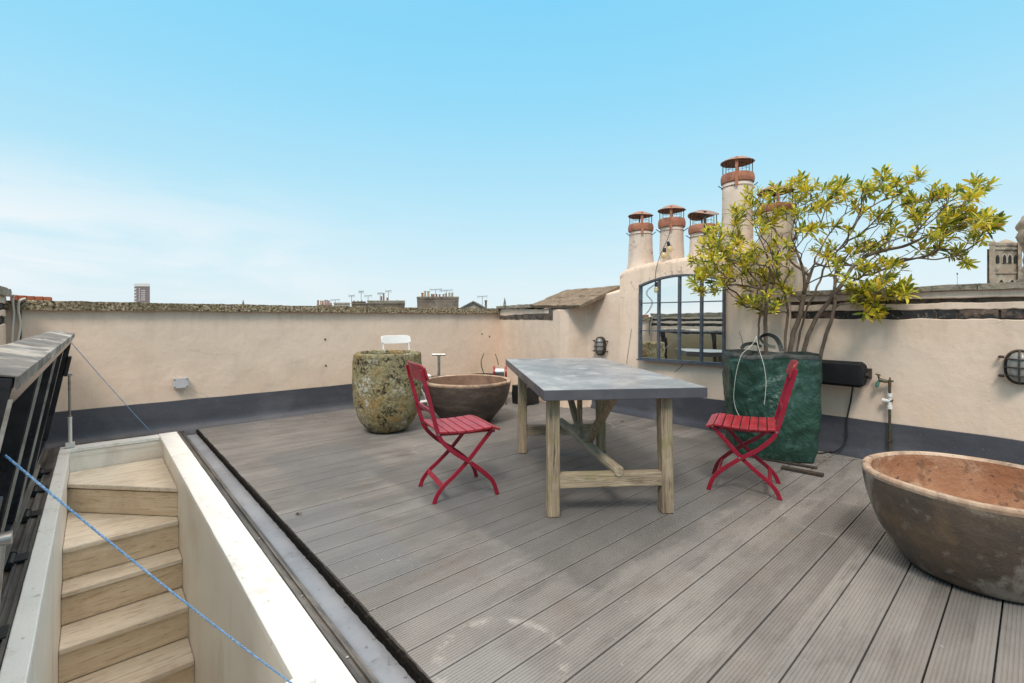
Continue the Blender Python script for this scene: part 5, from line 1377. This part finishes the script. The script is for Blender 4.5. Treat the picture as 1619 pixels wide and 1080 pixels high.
tag(b.build('grit', MAT['stone_grey'], None), 'scattered pale grit along the edge of the deck by the walls', 'grit', kind='stuff')

# ---------------------------------------------------------------- city beyond
def stackbox(b, px0, px1, py0, py1, t_, dep):
    p0 = C(px0, py0, t_); p1 = C(px1, py0, t_); z0 = C(px0, py1, t_).z; z1 = p0.z
    a = Vector((p0.x, p0.y, 0)); c_ = Vector((p1.x, p1.y, 0)); f_ = Vector(((p0.x + p1.x) / 2, (p0.y + p1.y) / 2, 0)).normalized() * dep
    b.hexa([a + Vector((0, 0, z0)), c_ + Vector((0, 0, z0)), c_ + f_ + Vector((0, 0, z0)), a + f_ + Vector((0, 0, z0)), a + Vector((0, 0, z1)), c_ + Vector((0, 0, z1)), c_ + f_ + Vector((0, 0, z1)), a + f_ + Vector((0, 0, z1))])
def farhouse(label, t_, body, roof, stacks, pots, group='houses beyond the back wall'):
    cx = (body[0] + body[1]) / 2; r_ = thing('terraced_house', label, 'house', (C(cx, HY, t_).x, C(cx, HY, t_).y, -12), 0, group)
    b = MB(); p0 = C(body[0], body[2], t_ + .4); p1 = C(body[1], body[2], t_ + .4); f_ = FW * 8
    a, c_ = Vector((p0.x, p0.y, -12)), Vector((p1.x, p1.y, -12)); h_ = Vector((0, 0, p0.z + 12))
    b.hexa([a, c_, c_ + f_, a + f_, a + h_, c_ + h_, c_ + f_ + h_, a + f_ + h_]); b.build('wall', MAT['far_brick'], r_)
    if roof:
        b = MB(); zr = C(cx, roof, t_).z; up0 = Vector((0, 0, zr)); A1, C1 = a + h_, c_ + h_
        m1_ = (A1 + A1 + f_) / 2; m2_ = (C1 + C1 + f_) / 2; m1_.z = zr; m2_.z = zr
        b.add([A1, C1, C1 + f_, A1 + f_, m1_, m2_], [(0, 1, 5, 4), (2, 3, 4, 5), (1, 2, 5), (3, 0, 4), (0, 3, 2, 1)]); b.build('roof', MAT['far_slate'], r_)
    for (x0, x1, y0, y1, mt) in stacks:
        b = MB(); stackbox(b, x0, x1, y0, y1, t_, 1.0)
        hh = y1 - y0; stackbox(b, x0 - .8, x1 + .8, y0 + hh * .02, y0 + hh * .14, t_ - .08, 1.16); stackbox(b, x0 - .4, x1 + .4, y0 + hh * .22, y0 + hh * .34, t_ - .04, 1.08)
        b.build('chimney', MAT[mt], r_)
    for (x_, y0, y1, w_, mt) in pots:
        p = C(x_, y1, t_ + .5); z1 = C(x_, y0, t_ + .5).z; rr_ = w_ / 2 / F_PX * t_
        MB().lathe([(rr_ * 1.05, p.z - .2), (rr_, p.z + .1), (rr_ * .86, z1 - .12), (rr_ * 1.1, z1 - .1), (rr_ * 1.05, z1), (rr_ * .6, z1), (rr_ * .6, z1 - .3)], (p.x, p.y, 0), 12).build('chimney_pot', MAT[mt], r_, smooth=40)
R_, P_p = 'far_pot', 'far_pot_pale'
farhouse('distant house whose wide brick chimney carries a row of ten clay pots', 55, (650, 735, 492), 486,
         [(659.5, 725, 469, 492, 'far_brick')],
         [(667.8, 463, 469.5, 3.6, R_), (672, 460, 469.5, 3.6, P_p), (677.2, 460.5, 469.5, 3.8, P_p), (682.6, 465, 469.5, 3, R_), (685.6, 465, 469.5, 3, R_), (690, 465, 469.5, 3, R_), (695, 465.4, 469.5, 3, R_), (701, 465, 469.5, 3, P_p), (705, 464, 469.5, 3.6, P_p), (710.5, 462.8, 469.5, 3.4, P_p), (715, 463, 469.5, 3.4, P_p)])
farhouse('distant house with a long flat brick parapet and a few thin dark pots', 62, (552, 642, 492), None,
         [(556, 640, 479, 492, 'far_brick'), (581, 640, 475, 484, 'far_cement'), (557, 578, 476.5, 484, 'far_brick')],
         [(603, 468.5, 475.5, 2.6, R_), (606.6, 463.5, 475.5, 2.8, R_), (612.3, 470.5, 475.5, 2.8, R_), (617, 475, 479, 2, P_p), (622, 475, 479, 2, P_p), (628, 474.2, 479, 2.4, P_p), (632, 475.4, 479, 2, R_), (560, 475, 479, 2, P_p), (566, 475, 479, 2, P_p), (572, 475, 479, 2, P_p)])
farhouse('distant house showing only six small clay pots above the coping', 66, (498, 552, 494), None,
         [(501, 525, 482, 494, 'far_brick'), (528, 553, 478.4, 494, 'far_cement')],
         [(502.8, 474.8, 482.2, 3, R_), (507, 475.4, 482.2, 2.8, P_p), (510.4, 475.6, 482.2, 2.8, R_), (514, 474.4, 482.2, 2.4, R_), (517, 474.4, 482.2, 2.4, R_), (520, 475.2, 482.2, 2.4, R_), (523, 478.5, 482.2, 2.6, R_)])
g_ = thing('terraced_house', 'distant house with a pointed brick gable beside a single dark chimney', 'house', (C(750, HY, 58).x, C(750, HY, 58).y, -12), 0, 'houses beyond the back wall')
b = MB(); a = C(729, 488, 58); c_ = C(766, 488, 58); m_ = C(748.5, 477.8, 58); f_ = FW * 9; lo = Vector((0, 0, -13 - a.z + 1))
b.add([a + lo, c_ + lo, c_, m_, a, a + lo + f_, c_ + lo + f_, c_ + f_, m_ + f_, a + f_], [(0, 1, 2, 3, 4), (9, 8, 7, 6, 5), (1, 6, 7, 2), (5, 0, 4, 9)]); b.build('wall', MAT['far_cement'], g_)
up_ = Vector((0, 0, .16)); b = MB()
for (u0_, u1_) in ((a, m_), (m_, c_)):
    s_ = (u1_ - u0_).normalized() * .3; p0_, p1_ = (u0_ - s_, u1_) if u0_ is a else (u0_, u1_ + s_)
    b.hexa([p0_ - FW * .3, p1_ - FW * .3, p1_ + f_, p0_ + f_, p0_ - FW * .3 + up_, p1_ - FW * .3 + up_, p1_ + f_ + up_, p0_ + f_ + up_])
b.build('roof', MAT['far_slate'], g_)
b = MB(); stackbox(b, 766.5, 770, 475, 492, 57, .5); stackbox(b, 766, 770.5, 474.6, 476, 56.95, .6); b.build('chimney', MAT['far_brick'], g_)
def aerial(px, y0, y1, t_, w_, label, kind=0):
    p = C(px, y0, t_); q = C(px, y1, t_); r_ = .028
    a_ = thing('tv_aerial', label, 'aerial', (q.x, q.y, q.z), 0, 'aerials on the distant roofs')
    MB().tube([q, p], r_, 5).build('mast', MAT['iron'], a_)
    b = MB(); ww = w_ / F_PX * t_ / 2; c_ = p - Vector((0, 0, .1))
    b.tube([c_ - RT * ww, c_ + RT * ww + Vector((0, 0, .1))], .02, 4)
    for k in range(-4, 5):
        e_ = c_ + RT * (ww * k / 4); L_ = .10 + .12 * abs(k) / 4 if kind == 0 else .2
        b.tube([e_ - Vector((0, 0, L_)), e_ + Vector((0, 0, L_))], .012, 4)
    b.build('aerial_head', MAT['iron'], a_)
aerial(689, 457, 469, 55, 19, 'wide thin aerial above the middle of the row of ten pots')
aerial(705.5, 458.5, 469, 55, 20, 'aerial at the right part of the row of ten pots', 1)
aerial(614, 459.5, 475, 62, 9, 'tall thin aerial right of the dark pots on the long parapet')
aerial(601, 463, 475, 62, 8, 'aerial just left of the tallest dark pot')
aerial(582, 467, 477, 62, 12, 'low aerial at the left end of the long parapet top')
aerial(571, 460.5, 477, 62, 8, 'tall branching aerial over the far left of the long parapet', 1)
aerial(556, 467, 480, 63, 9, 'small aerial above the pale roof box')
aerial(530, 473.5, 480, 64, 14, 'low flat aerial right of the six small pots')
aerial(762.5, 468, 486, 58, 16, 'aerial between the pointed gable and its single chimney')
aerial(1513.5, 432, 460, 90, 2, 'thin bare mast above the right wall, left of the church tower')
# spires
for (px, y0, w_, t_, lab) in ((798, 470, 3, 300, 'very thin distant church spire left of the sloping slab'), (384.5, 473.5, 5, 400, 'tiny distant spire tip showing over the middle of the back wall')):
    p = C(px, y0, t_); r_ = w_ / F_PX * t_ / 2
    sp2 = thing('church_spire', lab, 'spire', (p.x, p.y, -12))
    MB().lathe([(r_ * 1.6, -12), (r_ * 1.6, p.z - r_ * 7)], (p.x, p.y, 0), 8).build('tower', MAT['church'], sp2)
    MB().lathe([(r_ * 1.4, p.z - r_ * 6.9), (r_ * .6, p.z - r_ * 2.5), (.02, p.z)], (p.x, p.y, 0), 8).build('spire', MAT['far_slate'], sp2)
# tower block
T_ = 420
tbk = thing('tower_block', 'distant brown brick tower block with a pale top, above the left of the wall', 'tower block', (C(225, HY, T_).x, C(225, HY, T_).y, -12))
def tq(px, py, dd=0): return C(px, py, T_ + dd)
b = MB(); z0 = -12; a = tq(216, 452); c_ = tq(237, 452); l_ = tq(212.3, 452, 14)
def vz(p, z): return Vector((p.x, p.y, z))
bk = c_ + (l_ - a)
zt_ = tq(216, 453).z
b.hexa([vz(a, z0), vz(c_, z0), vz(bk, z0), vz(l_, z0), vz(a, zt_), vz(c_, zt_), vz(bk, zt_), vz(l_, zt_)]); b.build('wall', MAT['tower_brick'], tbk)
b = MB(); zc_ = tq(216, 448.4).z; g2 = .4
aa, cc = a - RT * g2 - FW * g2, c_ + RT * g2 - FW * g2; ll, bb_ = l_ - RT * g2, bk + RT * g2
b.hexa([vz(aa, zt_), vz(cc, zt_), vz(bb_, zt_), vz(ll, zt_), vz(aa, zc_), vz(cc, zc_), vz(bb_, zc_), vz(ll, zc_)]); 
stackbox(b, 225, 232, 446.8, 449, T_ + 3, 5)
b.build('roof', MAT['tower_white'], tbk)
b = MB()
s0 = (l_ - a)
for k in range(14):
    z1_ = zt_ - 1.2 - k * 2.9
    p0_, p1_ = a + s0 * .08 - RT * .3, a + s0 * .92 - RT * .3
    b.hexa([vz(p0_, z1_ - 1.5), vz(p0_ + RT * .25, z1_ - 1.5), vz(p1_ + RT * .25, z1_ - 1.5), vz(p1_, z1_ - 1.5), vz(p0_, z1_), vz(p0_ + RT * .25, z1_), vz(p1_ + RT * .25, z1_), vz(p1_, z1_)])
b.build('balcony', MAT['tower_white'], tbk)
for k in range(7):
    yy_ = 455.5 + k * 3.0
    for (x0_, x1_) in ((219.4, 221.2), (223.6, 225.0), (225.8, 227.2), (228.0, 229.4)):
        if k in (0,) and x0_ > 222: continue
        w2 = MB(); stackbox(w2, x0_, x1_, yy_, yy_ + 1.5, T_ - .15, .3); w2.build('window', MAT['tower_white'], tbk)

# church tower
T_ = 110
CTD = (C(1592, HY, 1) - C(1592, HY, 0)).normalized()
ct = thing('church_tower', 'old stone church tower with paired arched belfry openings, beyond the right wall', 'church tower', (C(1588, HY, T_).x, C(1588, HY, T_).y, -12))
b = MB(); stackbox(b, 1573, 1612, 388, 640, T_ + .5, 7); b.build('wall', MAT['church'], ct)
b = MB()
for x0_, x1_, y0_, dd in ((1560.5, 1564.5, 394, 1.2), (1564, 1573.5, 387, .0), (1609.5, 1616, 384, .0)): stackbox(b, x0_, x1_, y0_, 640, T_ + dd, 3)
stackbox(b, 1562.8, 1574, 383.5, 387, T_ - .1, 3); stackbox(b, 1573.4, 1609.6, 391.5, 394.5, T_ + .2, 1); stackbox(b, 1573.4, 1609.6, 384, 388.2, T_ + .3, 6.5); stackbox(b, 1573.4, 1609.6, 430, 432.5, T_ + .25, 1)
b.build('buttress', MAT['church'], ct)
b = MB(); A1 = [C(1574, 384, T_ + .5), C(1609, 384, T_ + .5), C(1609, 384, T_ + .5) + CTD * 6, C(1574, 384, T_ + .5) + CTD * 6]; ap = C(1591, 375.5, T_ + .5) + CTD * 3
b.add(A1 + [ap], [(0, 1, 4), (1, 2, 4), (2, 3, 4), (3, 0, 4), (3, 2, 1, 0)]); b.build('roof', MAT['church'], ct)
for (xx, yy) in ((1570.6, 379), (1612.6, 378)):
    p = C(xx, yy, T_ + .8); MB().lathe([(.45, p.z - 1.1), (.4, p.z - .5), (.12, p.z - .2), (.02, p.z + .2)], (p.x, p.y, 0), 8).build('pinnacle', MAT['church'], ct)
def arch(px, py0, py1, w_, t_, proud, name, mat, ring=0):
    """pointed arch panel standing proud of the wall"""
    b = MB(); pts = []; h = (py1 - py0); n_ = 7
    for i in range(n_ + 1):
        f = i / n_; pts.append((px - w_ / 2 * (1 - f ** 1.7), py0 + h * .38 * (1 - f)))
    pts += [(2 * px - x_, y_) for x_, y_ in pts[:-1][::-1]]
    outl_ = [(px - w_ / 2, py1)] + pts + [(px + w_ / 2, py1)]
    front = [C(x_, y_, t_) for x_, y_ in outl_]; back = [v + FW * proud for v in front]; n2 = len(front)
    b.add(front + back, [tuple(range(n2)), tuple(n2 + k for k in reversed(range(n2)))] + [(k, k + n2, (k + 1) % n2 + n2, (k + 1) % n2) for k in range(n2)])
    return b.build(name, mat, ct)
MAT['church_pale'] = mk('church_pale_stone', (.42, .36, .28), .9)
for xx in (1588.5, 1597):
    arch(xx, 400.5, 416, 8.2, T_ + .36, .3, 'window_surround', MAT['church_pale']); arch(xx, 402.5, 416.2, 5.2, T_ + .30, .3, 'window', MAT['void'])
arch(1578, 403, 416, 4.6, T_ + .30, .3, 'window', MAT['void']); arch(1606.2, 403, 416, 4, T_ + .30, .3, 'window', MAT['void'])
for xx in (1583.5, 1601):
    arch(xx, 440.5, 460, 13, T_ + .3, .3, 'window_surround', MAT['church_pale']); arch(xx, 442, 460.2, 8, T_ + .22, .3, 'window', MAT['void'])
